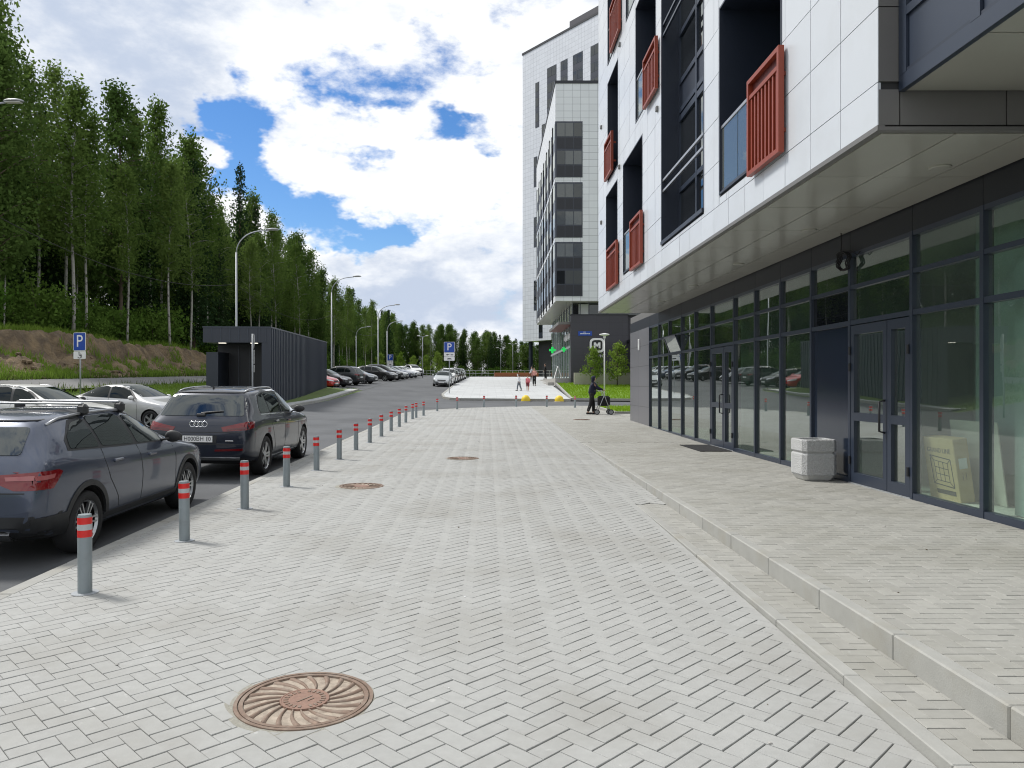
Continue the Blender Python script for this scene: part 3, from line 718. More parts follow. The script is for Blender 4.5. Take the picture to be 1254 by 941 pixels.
# bay window box projecting from the end face
bay = empty('bay_window', (0, 0, 0), 0, B1)
BX, BZ, BY = 3.77, 4.2, 4.7
def Pb(mb, n, mm): mb.v = [(x-5.5, y-15, z) for x, y, z in mb.v]; return mb.build(n, mm, bay)
Pb(MB().box(BX, 12, BY, Y0-.004, BZ, BZ+.14), 'floor_edge', 'navy_metal')
for k, (a, b) in enumerate(((BX+.06, 5.55), (5.562, 7.4), (7.412, 9.6), (9.612, 11.9))):
    for c, d in ((BY+.06, 5.8), (5.812, Y0-.02)): Pb(MB().box(a, b, c, d, BZ-.022, BZ-.002), 'soffit_panel', 'soffit_panel')
Pb(MB().box(BX-.004, BX+.05, BY, Y0-.006, BZ-.03, BZ+.11), 'bottom_rail', 'navy_frame')
for y in (Y0-.07, 5.87, BY+.02): Pb(MB().box(BX-.006, BX+.07, y-.06, y+.06, BZ+.11, 7.6), 'mullion', 'navy_frame')
for za, zb2 in ((BZ+.62, BZ+.70), (6.95, 7.05)): Pb(MB().box(BX-.003, BX+.06, BY, Y0-.01, za, zb2), 'transom', 'navy_frame')
for a, b in ((BY+.09, 5.8), (5.94, Y0-.14)):
    Pb(MB().box(BX+.02, BX+.05, a, b, BZ+.11, BZ+.62), 'spandrel_panel', 'navy_frame'); Pb(MB().box(BX+.035, BX+.045, a, b, BZ+.70, 6.95), 'window_pane', 'pane_dark')
Pb(MB().box(BX+.08, 12, BY+.02, Y0-.01, BZ+.14, 7.7), 'bay_core', 'navy_dark')
# loggias
for (a, b, c, d, kind, red, near) in OPEN:
    lo = MB()
    if kind == 'loggia':
        X2 = 4.75; e = .02
        lo.box(XF-.006, X2, b-e, b+.012, c-.012, d+.012); lo.box(XF-.006, X2, a-.012, a+e, c-.012, d+.012); lo.box(XF-.004, X2, a+e, b-e, d-e, d+.010); lo.box(XF-.012, X2, a+e, b-e, c-.010, c+e)
        lo.v = [(x-5.5, y-15, z) for x, y, z in lo.v]; L_ = lo.build('loggia', 'navy_metal', B1)
        def Pl(mb, n, mm): mb.v = [(x-5.5, y-15, z) for x, y, z in mb.v]; return mb.build(n, mm, L_)
        fr = MB(); fr.box(X2-.03, X2+.04, a, b, c, c+.12); fr.box(X2-.03, X2+.04, a, b, d-.15, d)
        for y in np.linspace(a+.05, b-.05, 4): fr.box(X2-.035, X2+.035, y-.04, y+.04, c+.12, d-.15)
        fr.box(X2-.032, X2+.03, a+.09, b-.09, c+.9, c+.98); Pl(fr, 'window_frame', 'navy_frame')
        Pl(MB().box(X2+.0, X2+.015, a, b, c+.1, d-.1), 'window_pane', 'pane_lit')
        ra, rb = (red[1]+.02, b-.03) if red else (a+.03, b-.03)
        if rb-ra > .25:
            n = 2 if rb-ra > .9 else 1
            for k in range(n): Pl(MB().box(XF+.03, XF+.042, ra+(rb-ra)*k/n+.012, ra+(rb-ra)*(k+1)/n-.012, c+.06, c+1.0), 'railing_glass', 'pane_rail')
            Pl(MB().box(XF+.018, XF+.058, ra-.01, rb+.01, c+1.0, c+1.045), 'handrail', 'steel'); Pl(MB().box(XF+.022, XF+.052, ra-.01, rb+.01, c+.02, c+.06), 'bottom_rail', 'navy_frame')
            for y in (ra, rb): Pl(MB().box(XF+.024, XF+.05, y-.015, y+.015, c+.05, c+1.0), 'post', 'navy_frame')
    else:
        e = .03; X2 = 3.98
        lo.box(XF-.006, X2+.2, b-e, b+.012, c-.012, d); lo.box(XF-.006, X2+.2, a-.012, a+e, c-.012, d); lo.box(XF-.03, X2+.2, a+e, b-e, c-.02, c+.05)
        lo.v = [(x-5.5, y-15, z) for x, y, z in lo.v]; L_ = lo.build('window_strip', 'navy_metal', B1)
        def Pl(mb, n, mm): mb.v = [(x-5.5, y-15, z) for x, y, z in mb.v]; return mb.build(n, mm, L_)
        for q in range(5):
            z0 = c+.05+q*3.2
            if z0 > d: break
            for z, h in ((z0, .10), (z0+1.0, .09), (z0+2.45, .12), (z0+2.62, .10)): Pl(MB().box(X2-.05, X2+.04, a+e, b-e, z, z+h), 'transom', 'navy_frame')
            Pl(MB().box(X2-.02, X2+.02, a+e, b-e, z0+2.5, z0+3.2), 'spandrel_panel', 'navy_metal')
            ys3 = [a+e, a+.95, a+1.75, b-e]
            for y in ys3: Pl(MB().box(X2-.053, X2+.035, y-.045, y+.045, z0, z0+3.2), 'mullion', 'navy_frame')
            for ya, yb2 in zip(ys3[:-1], ys3[1:]):
                for za, zb2 in ((z0+.1, z0+1.0), (z0+1.09, z0+2.45)): Pl(MB().box(X2-.01, X2+.005, ya+.04, yb2-.04, za, zb2), 'window_pane', 'pane_pale' if ya < a+.5 and (q, za) != (1, z0+.1) else 'pane_dark')  # near column mostly takes panes with a plain pale back colour
            for z in (z0+1.02, z0+1.24): Pl(MB().box(XF+.015, XF+.055, a+e, b-e, z, z+.045), 'guard_rail', 'steel' if q == 0 else 'navy_frame')
        Pl(MB().box(X2+.06, X2+.2, a, b, c, d), 'backing', 'navy_dark')
    if red:
        (ya, yb2, za, zb2) = red; f = MB(); t = .058; x0, x1 = XF-.10, XF-.03
        f.box(x0, x1, ya, ya+t, za, zb2); f.box(x0, x1, yb2-t, yb2, za, zb2); f.box(x0, x1, ya+t, yb2-t, za, za+t); f.box(x0, x1, ya+t, yb2-t, zb2-t, zb2); f.box(x0+.01, x1, ya+t, yb2-t, zb2-.27, zb2-.215)
        for y in (ya+.03, yb2-.06):
            for z in (za+.25, zb2-.35): f.box(x1-.001, XF+.05, y, y+.03, z, z+.05)
        f.v = [(x-5.5, y-15, z) for x, y, z in f.v]; R_ = f.build('red_screen', 'red_metal', B1)
        n = 8
        for k in range(n):
            y = ya+t+(yb2-ya-2*t)*(k+.5)/n; s = MB().box(x0+.022, x1-.01, y-.022, y+.022, za+t, zb2-.27); s.v = [(x-5.5, y_-15, z) for x, y_, z in s.v]; s.build('slat', 'red_metal', R_)
        s = MB().box(x1-.006, x1, ya+t, yb2-t, za+t, zb2-t); s.v = [(x-5.5, y_-15, z) for x, y_, z in s.v]; s.build('back_sheet', 'red_dark', R_)
for (y, z) in ((16.0, 7.3), (16.05, 10.9), (20.6, 7.4), (23.9, 6.6), (23.9, 9.6), (20.55, 10.7)):
    P1(MB().cbox(XF-.05, XF+.01, y-.05, y+.05, z-.06, z+.06, .015), 'wall_vent', 'taupe_panel')
# soffit
for a, b in zip((XF+.065, 4.34, 5.0), (4.33, 4.99, XG-.05)):
    for k in range(12):
        ya = 7.03+k*1.46; P1(MB().box(a, b-.006, ya+.006, min(ya+1.454, Y1-.02), ZS-.012, ZS+.015), 'soffit_panel', 'soffit_panel')
for k, y in enumerate((11.4, 14.6, 17.8, 21.1, 8.1)):
    P1(MB().lathe([(.09, ZS-.03), (.11, ZS-.022), (.11, ZS-.012)], 20, Matrix.Translation((4.82, y, 0))), 'ceiling_light', 'soffit_panel')
# ground floor
yd = [26.2, 25.9, 24.5, 23.1, 21.6, 20.2, 18.75, 17.0, 15.66, 14.29, 12.93, 11.55, 9.86, 8.45, 7.05, 5.65, 4.25, 2.85, 1.4]
ZG = (.0, .09, 2.42, 2.96, 3.48)
fx0, fx1 = XG-.05, XG+.07
for k in range(len(yd)-1):
    P1(MB().box(XG-.03, XG+.1, yd[k+1]+.004, yd[k]-.004, 3.48, ZS+.02), 'frieze_panel', 'navy_dark')
P1(MB().box(XG-.03, XG+.1, 26.2, 29.4, 3.48, ZS+.02), 'frieze_panel', 'navy_dark')
for y in yd[1:]:
    P1(MB().box(fx0, fx1, y-.033, y+.033, -.02, 3.48), 'mullion', 'navy_frame')
DOORS = {6: (18.75, 17.0, 17.72), 11: (11.55, 9.86, 10.46)}
for k in range(1, len(yd)-1):
    a, b = yd[k+1]+.033, yd[k]-.033
    isdoor = k in DOORS
    for z, h in ((2.39, .07), (2.93, .06), (3.42, .06)) + (() if isdoor else ((-.02, .10),)): P1(MB().box(fx0+.006, fx1-.006, a, b, z, z+h), 'transom', 'navy_frame')
    lower = 'navy_panel' if k == 10 else ('pane_clear' if k >= 12 else 'pane')
    if not isdoor: P1(MB().box(XG, XG+.012, a-.01, b+.01, .07, 2.40), 'glass_pane' if k != 10 else 'solid_panel', lower)
    if k == 3:        # small hopper window standing open
        s = MB().box(-.006, .006, a+.02, b-.02, 0, .5); R = Matrix.Translation((XG-.01, 0, 2.45)) @ Matrix.Rotation(rad(-22), 4, 'Y'); s.v = [(R @ Vector(v))[:] for v in s.v]; P1(s, 'open_vent_window', 'pane')
        s = MB(); s.box(-.02, .02, a, a+.05, 0, .5); s.box(-.02, .02, b-.05, b, 0, .5); s.box(-.02, .02, a, b, .46, .51); s.v = [(R @ Vector(v))[:] for v in s.v]; P1(s, 'vent_sash', 'navy_frame')
    else: P1(MB().box(XG, XG+.012, a-.01, b+.01, 2.45, 2.94), 'glass_pane', 'pane_dark' if k == 10 else ('pane_clear' if k >= 12 else 'pane'))
    P1(MB().box(XG, XG+.012, a-.01, b+.01, 2.98, 3.43), 'glass_pane', 'pane_clear' if k >= 12 else 'pane')
for k, (ya, yb2, ym) in DOORS.items():
    dr = empty('door', (0, 0, 0), 0, B1)
    def Pd(mb, n, mm, **kw): mb.v = [(x-5.5, y-15, z) for x, y, z in mb.v]; return mb.build(n, mm, dr, **kw)
    for (p, q) in ((ym+.008, ya-.045), (yb2+.045, ym-.008)):
        lf = MB(); w = .10; x0, x1 = XG-.045, XG+.04
        lf.box(x0, x1, p, p+w, .02, 2.375); lf.box(x0, x1, q-w, q, .02, 2.375); lf.box(x0, x1, p+w, q-w, .02, .17); lf.box(x0, x1, p+w, q-w, 2.24, 2.375); lf.box(x0, x1, p+w, q-w, .95, 1.07)
        Pd(lf, 'door_leaf', 'navy_frame')
        Pd(MB().box(XG, XG+.012, p+w-.01, q-w+.01, .16, .96), 'door_pane', 'pane'); Pd(MB().box(XG, XG+.012, p+w-.01, q-w+.01, 1.06, 2.25), 'door_pane', 'pane')
    y = ym+.06; Pd(MB().tube([(XG-.04, y, .82), (XG-.12, y, .84), (XG-.12, y+.0, 1.25), (XG-.04, y, 1.27)], .016, 8), 'door_handle', 'black_plastic', smooth=True)
    for z in (.35, 1.75, 2.0): Pd(MB().tube([(XG-.065, ya-.045, z-.06), (XG-.065, ya-.045, z+.06)], .018, 8), 'hinge', 'black_plastic')
    for z in (.35, 1.95): Pd(MB().tube([(XG-.065, yb2+.045, z-.06), (XG-.065, yb2+.045, z+.06)], .018, 8), 'hinge', 'black_plastic')
    Pd(MB().box(XG-.06, XG+.06, yb2, ya, -.03, .015), 'threshold', 'galv')
# clad end of the ground floor and the rooms behind the glass
m = MB().box(XG-.03, 15, 26.0, 29.4, -.4, 3.48); P1(m, 'end_wall', 'tile_grey')
P1(MB().cbox(XG-.09, XG-.03, 27.5, 27.62, 2.75, 3.15, .01), 'wall_light', 'sign_white')
P1(MB().box(XG-.02, 15, 1.2, 29.4, ZS-.01, ZS+.016), 'ceiling_slab', 'interior')
P1(MB().box(XG+.02, 13, 1.2, 26.0, -.35, .04), 'floor_slab', 'interior_floor'); P1(MB().box(10.8, 11, 1.2, 26, .04, 3.8), 'back_wall', 'interior'); P1(MB().box(XG+.1, 11, 1.0, 1.2, .04, 3.8), 'back_wall', 'interior')
P1(MB().box(6.28, 6.38, 8.3, 9.78, .04, 3.7), 'partition_wall', 'frost'); P1(MB().box(5.80, 5.83, 1.5, 8.36, .05, 2.9), 'window_blind', 'frost'); P1(MB().box(6.9, 10.8, 9.70, 9.8, .04, 3.7), 'partition_wall', 'interior'); P1(MB().box(XG+.12, 10.8, 16.9, 17.0, .04, 3.7), 'partition_wall', 'interior')
P1(MB().box(XG+.1, 15, 1.2, 29.4, ZS+.02, ZS+.3) if False else MB().box(XG-.02, 14, 1.2, Y0-.02, ZS+.02, ZS+.2), 'flat_roof', 'taupe_panel'); P1(MB().box(XG-.02, 14.5, Y1+.02, 29.38, ZS+.02, ZS+.25), 'flat_roof', 'taupe_panel')

# ================================================================== the second white block down the street
B2 = tag(empty('apartment_building', (6.05, 68, 0)), 'white tiled block with tall dark window stacks jutting over the pharmacy', 'building')
def P2(mb, n, mm, par=None): mb.v = [(x-6.05, y-68, z) for x, y, z in mb.v]; return mb.build(n, mm, par or B2)
xa, ya_, ye, zb0, zt0 = 6.05, 68.0, 94.6, 9.04, 28.5
P2(MB().box(xa, 24, ya_, ye, zb0, zt0), 'wall', 'tile_white'); P2(MB().box(xa-.06, 24.1, ya_-.06, ye+.1, zt0, zt0+.25), 'parapet', 'navy_dark')
P2(MB().box(xa+.05, 24, ya_+.05, ye-.05, zb0-.05, zb0), 'soffit', 'soffit_panel')
for (za, zb2) in ((20.1, 25.1), (14.7, 19.65), (9.45, 14.3)):
    h = (zb2-za)/2
    wgrp = P2(MB().box(xa-.03, xa+2.42, ya_-.04, ya_+.3, za, zb2), 'window_stack', 'navy_metal')
    for fl in (0, 1):
        for c in range(3):
            x0 = xa+.12+c*.76; w = MB().box(x0, x0+.70, ya_-.055, ya_-.042, za+h*fl+h*.46, za+h*(fl+1)-.14); P2(w, 'window_pane', 'pane_lit' if (c+fl) % 3 else 'pane_dark', wgrp)
            w = MB().box(x0, x0+.70, ya_-.052, ya_-.042, za+h*fl+.06, za+h*fl+h*.42); P2(w, 'spandrel_panel', 'navy_dark', wgrp)
            if (c+fl+int(za)) % 3 == 0: P2(MB().box(x0+.08, x0+.38, ya_-.050, ya_-.045, za+h*fl+h*.5, za+h*(fl+1)-.4), 'curtain', 'cloth_white', wgrp)
    y = ya_+.25
    for k in range(7):
        wgrp = P2(MB().box(xa-.03, xa+.3, y, y+2.0, za+.15, zb2-.1), 'window_stack', 'navy_metal')
        for fl in (0, 1):
            for c in range(2): P2(MB().box(xa-.045, xa-.032, y+.1+c*.93, y+.95+c*.93, za+h*fl+h*.4, za+h*(fl+1)-.1), 'window_pane', 'pane_dark', wgrp)
        P2(MB().box(xa-.07, xa+.1, y+2.3, y+2.75, zb0+.02, 25.4), 'fin', 'white_panel'); y += 3.72
P2(MB().box(xa-.05, xa+.1, ya_+.2, ye, 19.68, 20.0), 'band', 'white_panel'); P2(MB().box(xa-.05, xa+.1, ya_+.2, ye, 14.33, 14.62), 'band', 'white_panel')
for z in (12, 15.6, 19, 22.6): P2(MB().cbox(xa+4.15, xa+4.25, ya_-.12, ya_, z, z+.1, .02), 'wall_light', 'navy_dark')
# its ground floor: glazed pharmacy front, red canopy, dark shop wall
P2(MB().box(7.95, 24, 70.0, 94, 1.0, 9.0), 'ground_floor_wall', 'tile_charcoal')
for k in range(9):
    y = 70.05+k*2.6; P2(MB().box(7.72, 7.98, y, y+.14, 1.3, 9.0), 'mullion', 'galv')
    P2(MB().box(7.80, 7.83, y+.14, y+2.58, 2.2, 5.0), 'shop_window', 'pane'); P2(MB().box(7.84, 7.95, y+.14, y+2.58, 1.3, 8.98), 'back_panel', 'interior'); P2(MB().box(7.80, 7.83, y+.14, y+2.58, 5.2, 8.9), 'shop_window', 'pane')
P2(MB().box(7.7, 7.79, 70.05, 93, 5.0, 5.2), 'transom', 'galv'); P2(MB().box(6.2, 8.0, 69.9, 94, 1.0, 2.13), 'steps', 'concrete'); P2(MB().box(5.6, 6.2, 71, 94, 1.0, 1.75), 'steps', 'concrete')
can = MB(); can.add([(6.5, 69.6, 7.05), (7.75, 69.6, 7.05), (7.75, 80, 7.05), (6.5, 80, 7.05)], [(0, 3, 2, 1)]); P2(can, 'canopy_underside', 'canopy_red'); P2(MB().box(6.45, 7.78, 69.55, 80.05, 7.056, 7.3), 'canopy', 'taupe_panel')
P2(MB().box(7.8, 24, 69.6, 69.9, 7.9, 9.03), 'window_band', 'pane_dark')
for x in (8.4, 9.2, 10.9): P2(MB().box(x, x+.08, 69.5, 69.6, 7.9, 9.03), 'mullion', 'navy_frame')
P2(MB().box(8.3, 9.2, 69.52, 69.58, 7.95, 8.9), 'window_pane', 'interior')
P2(MB().box(7.55, 12.72, 69.0, 69.95, .8, 7.86), 'shop_wall', 'tile_charcoal'); P2(MB().box(12.72, 22, 58.0, 69.5, .8, 5.35), 'shop_wall', 'tile_charcoal'); P2(MB().box(12.6, 22, 57.9, 69.6, 5.35, 5.55), 'roof_edge', 'navy_dark')
P2(MB().box(7.5, 12.78, 68.95, 70, 7.86, 7.93), 'roof_edge', 'navy_dark'); P2(MB().box(12.69, 12.72, 60.2, 63.2, 3.4, 4.6), 'window_pane', 'interior')
tag(MB().box(7.5, 13, 66.0, 66.35, 1.2, 2.57).build('retaining_wall', 'beige_concrete'), 'low beige concrete wall behind the bright lawn', 'wall')
# signs on it
def rrect(w, h, r, n=5):
    return [(sx*(w/2-r)+r*math.cos(t+a), sy*(h/2-r)+r*math.sin(t+a)) for sx, sy, a in ((1, 1, 0), (-1, 1, math.pi/2), (-1, -1, math.pi), (1, -1, 1.5*math.pi)) for t in np.linspace(0, math.pi/2, n)]
FX = Matrix.Rotation(rad(90), 4, 'X')
sg = tag(empty('shop_sign', (9.9, 68.94, 5.1)), 'white rounded square shop sign with letter M on the dark wall', 'sign')
ro, ri_ = rrect(1.34, 1.3, .38), rrect(.98, .94, .26); n = len(ro)
m = MB(); m.add([FX @ Vector((x, y, .1)) for x, y in ro]+[FX @ Vector((x, y, .1)) for x, y in ri_]+[FX @ Vector((x, y, 0)) for x, y in ro]+[FX @ Vector((x, y, 0)) for x, y in ri_],
      [(i, (i+1) % n, n+(i+1) % n, n+i) for i in range(n)]+[(i, 2*n+i, 2*n+(i+1) % n, (i+1) % n) for i in range(n)]+[(n+i, n+(i+1) % n, 3*n+(i+1) % n, 3*n+i) for i in range(n)])
m.build('ring', 'sign_white', sg); 
mm_ = [(-.30, -.26), (-.30, .26), (-.13, .26), (0, .06), (.13, .26), (.30, .26), (.30, -.26), (.14, -.26), (.14, .02), (0, -.16), (-.14, .02), (-.14, -.26)]
MB().prism(mm_, 0, .1, FX).build('letter', 'sign_white', sg); text('lettering', 'МАГНИТ', .36, 'sign_white', sg, Matrix.Translation((0, -.03, -1.0)) @ FX, 1.0, .02)
MB().prism(rrect(1.0, .96, .26), -.02, .015, FX).build('backing', 'sign_black', sg)
sp_ = tag(MB().box(8.2, 9.45, 68.93, 68.98, 5.98, 6.38).build('street_name_plate', 'sign_blue'), 'blue street name plate on the dark shop wall', 'sign')
for a, b, z, hh in ((8.38, 9.2, 6.12, .08), (8.65, 8.9, 6.28, .045)):
    x = a
    while x < b: w = random.uniform(.04, .07); MB().box(x, x+w, 68.922, 68.93, z, z+hh).build('letter', 'sign_white', sp_); x += w+.025
for (x, y, z, s) in ((6.45, 76.0, 5.0, .32), (7.15, 71.6, 4.85, .24)):
    c = tag(empty('pharmacy_cross', (x, y, z)), 'large lit green pharmacy cross nearer the street' if s > .3 else 'smaller lit green pharmacy cross beside the shop windows', 'sign', 'green crosses')
    cr = [(-.33, -1), (.33, -1), (.33, -.33), (1, -.33), (1, .33), (.33, .33), (.33, 1), (-.33, 1), (-.33, .33), (-1, .33), (-1, -.33), (-.33, -.33)]
    MB().prism([(u*s, v*s) for u, v in cr], -.08, .08, FX).build('cross', 'green_lit', c); MB().box(0, 7.75-x, -.03, .03, -.03, .03).build('bracket', 'galv', c)
lt = tag(empty('shop_lettering', (7.66, 72, 6.05)), 'white script lettering above the pharmacy windows', 'sign')
for k in range(7):
    y = -1.6+k*.75; h = random.uniform(.35, .7); MB().tube([(-.06, y, -h/2), (-.06, y+.2, h/2), (-.06, y+.42, -h/3), (-.06, y+.6, h/4)], .07, 6).build('letter', 'sign_white', lt)

# ================================================================== the tall tower behind, turned to the street
ang = math.atan2(-15.4, 11.5)
B3 = tag(empty('tower_block', (6.17, 135, 0), ang), 'tall pale tiled tower with narrow dark window columns standing on stilts', 'building')
def P3(mb, n, mm, par=None): return mb.build(n, mm, par or B3)
zt3 = 60.1; zb3 = 9.2
P3(MB().box(0, 34, 0, 20, zb3, zt3), 'wall', 'tile_pale'); P3(MB().box(-.1, 34.1, -.1, 20, zt3, zt3+.35), 'parapet', 'navy_dark'); P3(MB().box(9.5, 30, 2.5, 18, zt3+.3, zt3+3.1), 'roof_house', 'tile_charcoal'); P3(MB().box(15.6, 26, 3.5, 16, zt3+3.1, zt3+5.6), 'roof_house', 'tile_charcoal')
P3(MB().box(2.6, 34, 1.5, 19, 1, zb3), 'base_wall', 'tile_charcoal')
for x in (1.2, .6): P3(MB().box(x, x+.5, .4 if x > 1 else 10, .9 if x > 1 else 10.5, 1, zb3), 'column', 'navy_metal')
fh = 2.61
def win(u0, u1, zlo, nf, label=None):
    st = P3(MB().box(u0, u1, -.03, .3, zlo, zlo+nf*fh), 'window_stack', 'navy_metal')
    for k in range(nf):
        nn = 2 if u1-u0 > 1.4 else 1
        for c in range(nn): a = u0+.1+(u1-u0-.1)*c/nn; P3(MB().box(a, a+(u1-u0-.2)/nn-.05, -.045, -.032, zlo+k*fh+1.0, zlo+(k+1)*fh-.15), 'window_pane', 'pane_dark', st)
        P3(MB().box(u0+.05, u1-.05, -.04, -.031, zlo+k*fh+.05, zlo+k*fh+.85), 'spandrel_panel', 'navy_metal', st)
win(3.5, 4.5, 46.2, 3); win(5.2, 6.3, 38.5, 3); win(6.6, 8.95, 42.5, 5); win(10, 11.7, 42.5, 5); win(13.0, 15.3, 42.5, 5); win(17.1, 18.95, 42.5, 5)
for z in (36.0, 25.5, 14.5): win(3.1, 4.0, z, 2)
for z in (31, 20): win(5.2, 6.2, z, 3)
win(4.4, 5.4, 9.6, 2); win(22, 24, 42.5, 5); win(26, 28, 42.5, 5)

# ================================================================== the dark pavilion by the parking
K0 = Vector((-10.3, 36.0)); ax_ = Vector((-1.5, 19.6)).normalized(); px_ = Vector((-ax_.y, ax_.x))          # along, and to the left
KB = tag(empty('pavilion', (-10.3, 36, .5)), 'long low charcoal metal pavilion with recessed lit entrance', 'pavilion')
Lk, Wk = 19.66, 3.05
def kz(t, z): return z + .02*t
def kbox(l0, l1, a0, a1, z0, z1, n, mm, par=None):
    """l along the pavilion, a to the left"""
    vs = []
    for z in (z0, z1):
        for (l, a) in ((l0, a0), (l1, a0), (l1, a1), (l0, a1)):
            p = ax_*l + px_*a; vs.append((p.x, p.y, kz(l, z)-.5))
    return MB().add(vs, [(3,2,1,0),(4,5,6,7),(0,1,5,4),(1,2,6,5),(2,3,7,6),(3,0,4,7)]).build(n, mm, par or KB)
kbox(0, Lk, -.0, .12, .3, 4.2, 'side_wall', 'navy_metal'); kbox(2.2, Lk, .12, Wk, .3, 4.1, 'core', 'navy_dark'); kbox(0, Lk-.05, .12, Wk+.08, 3.5, 4.2, 'roof_fascia', 'navy_metal')
kbox(.25, 2.2, Wk-.55, Wk, .3, 3.05, 'wing_wall', 'navy_metal'); kbox(.02, 2.2, .12, .42, .3, 3.5, 'pier', 'navy_metal'); kbox(-.03, Lk+.03, -.03, Wk+.1, 4.2, 4.26, 'roof_edge', 'navy_frame')
for k in range(46): kbox(.2+k*.425, .24+k*.425, -.028, .0, .3, 4.19, 'seam', 'navy_frame')
kbox(-.022, .0, .5, .53, 3.5, 4.18, 'seam', 'navy_frame')
for k in range(7): kbox(-.02, .0, .2+k*.42, .235+k*.42, 3.52, 4.18, 'seam', 'navy_frame')
for k in range(3): kbox(2.17, 2.2, .9+k*.55, .93+k*.55, .5, 3.4, 'door_seam', 'navy_frame')
for a in (.75, 2.25): kbox(.55, .75, a, a+.32, 3.485, 3.499, 'ceiling_light', 'warm_lit')
for k, (l, a) in enumerate(((1.0, 0), (4, 0))): pass
pv = [(-9.35, 33.6), (-9.75, 57), (-15.2, 57.3), (-14.2, 34.0)]
m = MB(); N = 12
m.grid([[((1-s)*((1-t)*pv[0][0]+t*pv[1][0])+s*((1-t)*pv[3][0]+t*pv[2][0]), (1-t)*pv[0][1]+t*pv[1][1], zl((1-t)*pv[0][1]+t*pv[1][1])+.12) for t in np.linspace(0, 1, N)] for s in (0, 1)])
tag(m.build('pavilion_apron', 'slab'), kind='structure')
kr = tag(empty('road_kerb'), kind='structure')
for i in range(24):
    a, b = i/24, (i+1)/24; p = [pv[0][k]+(pv[1][k]-pv[0][k])*a for k in (0, 1)]; q = [pv[0][k]+(pv[1][k]-pv[0][k])*b for k in (0, 1)]
    MB().bar((*p, zl(p[1])+.05), (*q, zl(q[1])+.05), .16, .16).build('kerb_stone', 'kerb', kr)
# ================================================================== trees
TS = 12
random.seed(TS); RNG = np.random.default_rng(TS)
def leaf_cloud(centres, n_each, spread, size, droop=0.0, flat=1.0):
    """leaf-sized quads scattered round many twig ends (numpy arrays)"""
    C = np.repeat(np.array(centres), n_each, 0); n = len(C); sp = np.repeat(np.array(spread), n_each)
    g = RNG.normal(0, 1, (n, 3))*sp[:, None]; g[:, 2] *= flat; g[:, 2] -= np.abs(RNG.normal(0, droop, n))
    P = C+g; a = RNG.uniform(0, math.tau, n); t = RNG.uniform(-1, 1, n)
    nrm = np.stack([np.sqrt(1-t*t)*np.cos(a), np.sqrt(1-t*t)*np.sin(a), t*.7+.3], 1); nrm /= np.linalg.norm(nrm, axis=1)[:, None]
    u = np.cross(nrm, RNG.normal(0, 1, (n, 3))); u /= np.linalg.norm(u, axis=1)[:, None]; w = np.cross(nrm, u); s = RNG.uniform(.6, 1.25, n)[:, None]*size
    return P, u*s, w*s*.62
def leaf_mesh(name, parts, matn):
    P = np.concatenate([p[0] for p in parts]); U_ = np.concatenate([p[1] for p in parts]); V_ = np.concatenate([p[2] for p in parts]); n = len(P)
    v = np.stack([P-U_, P-V_*.9, P+U_, P+V_*.9], 1).reshape(-1, 3)
    me = bpy.data.meshes.new(name); me.vertices.add(4*n); me.vertices.foreach_set('co', v.ravel()); me.loops.add(4*n); me.loops.foreach_set('vertex_index', np.arange(4*n))
    me.polygons.add(n); me.polygons.foreach_set('loop_start', np.arange(0, 4*n, 4)); me.polygons.foreach_set('loop_total', np.full(n, 4)); me.materials.append(M_[matn]); me.update(); me.validate(); return me
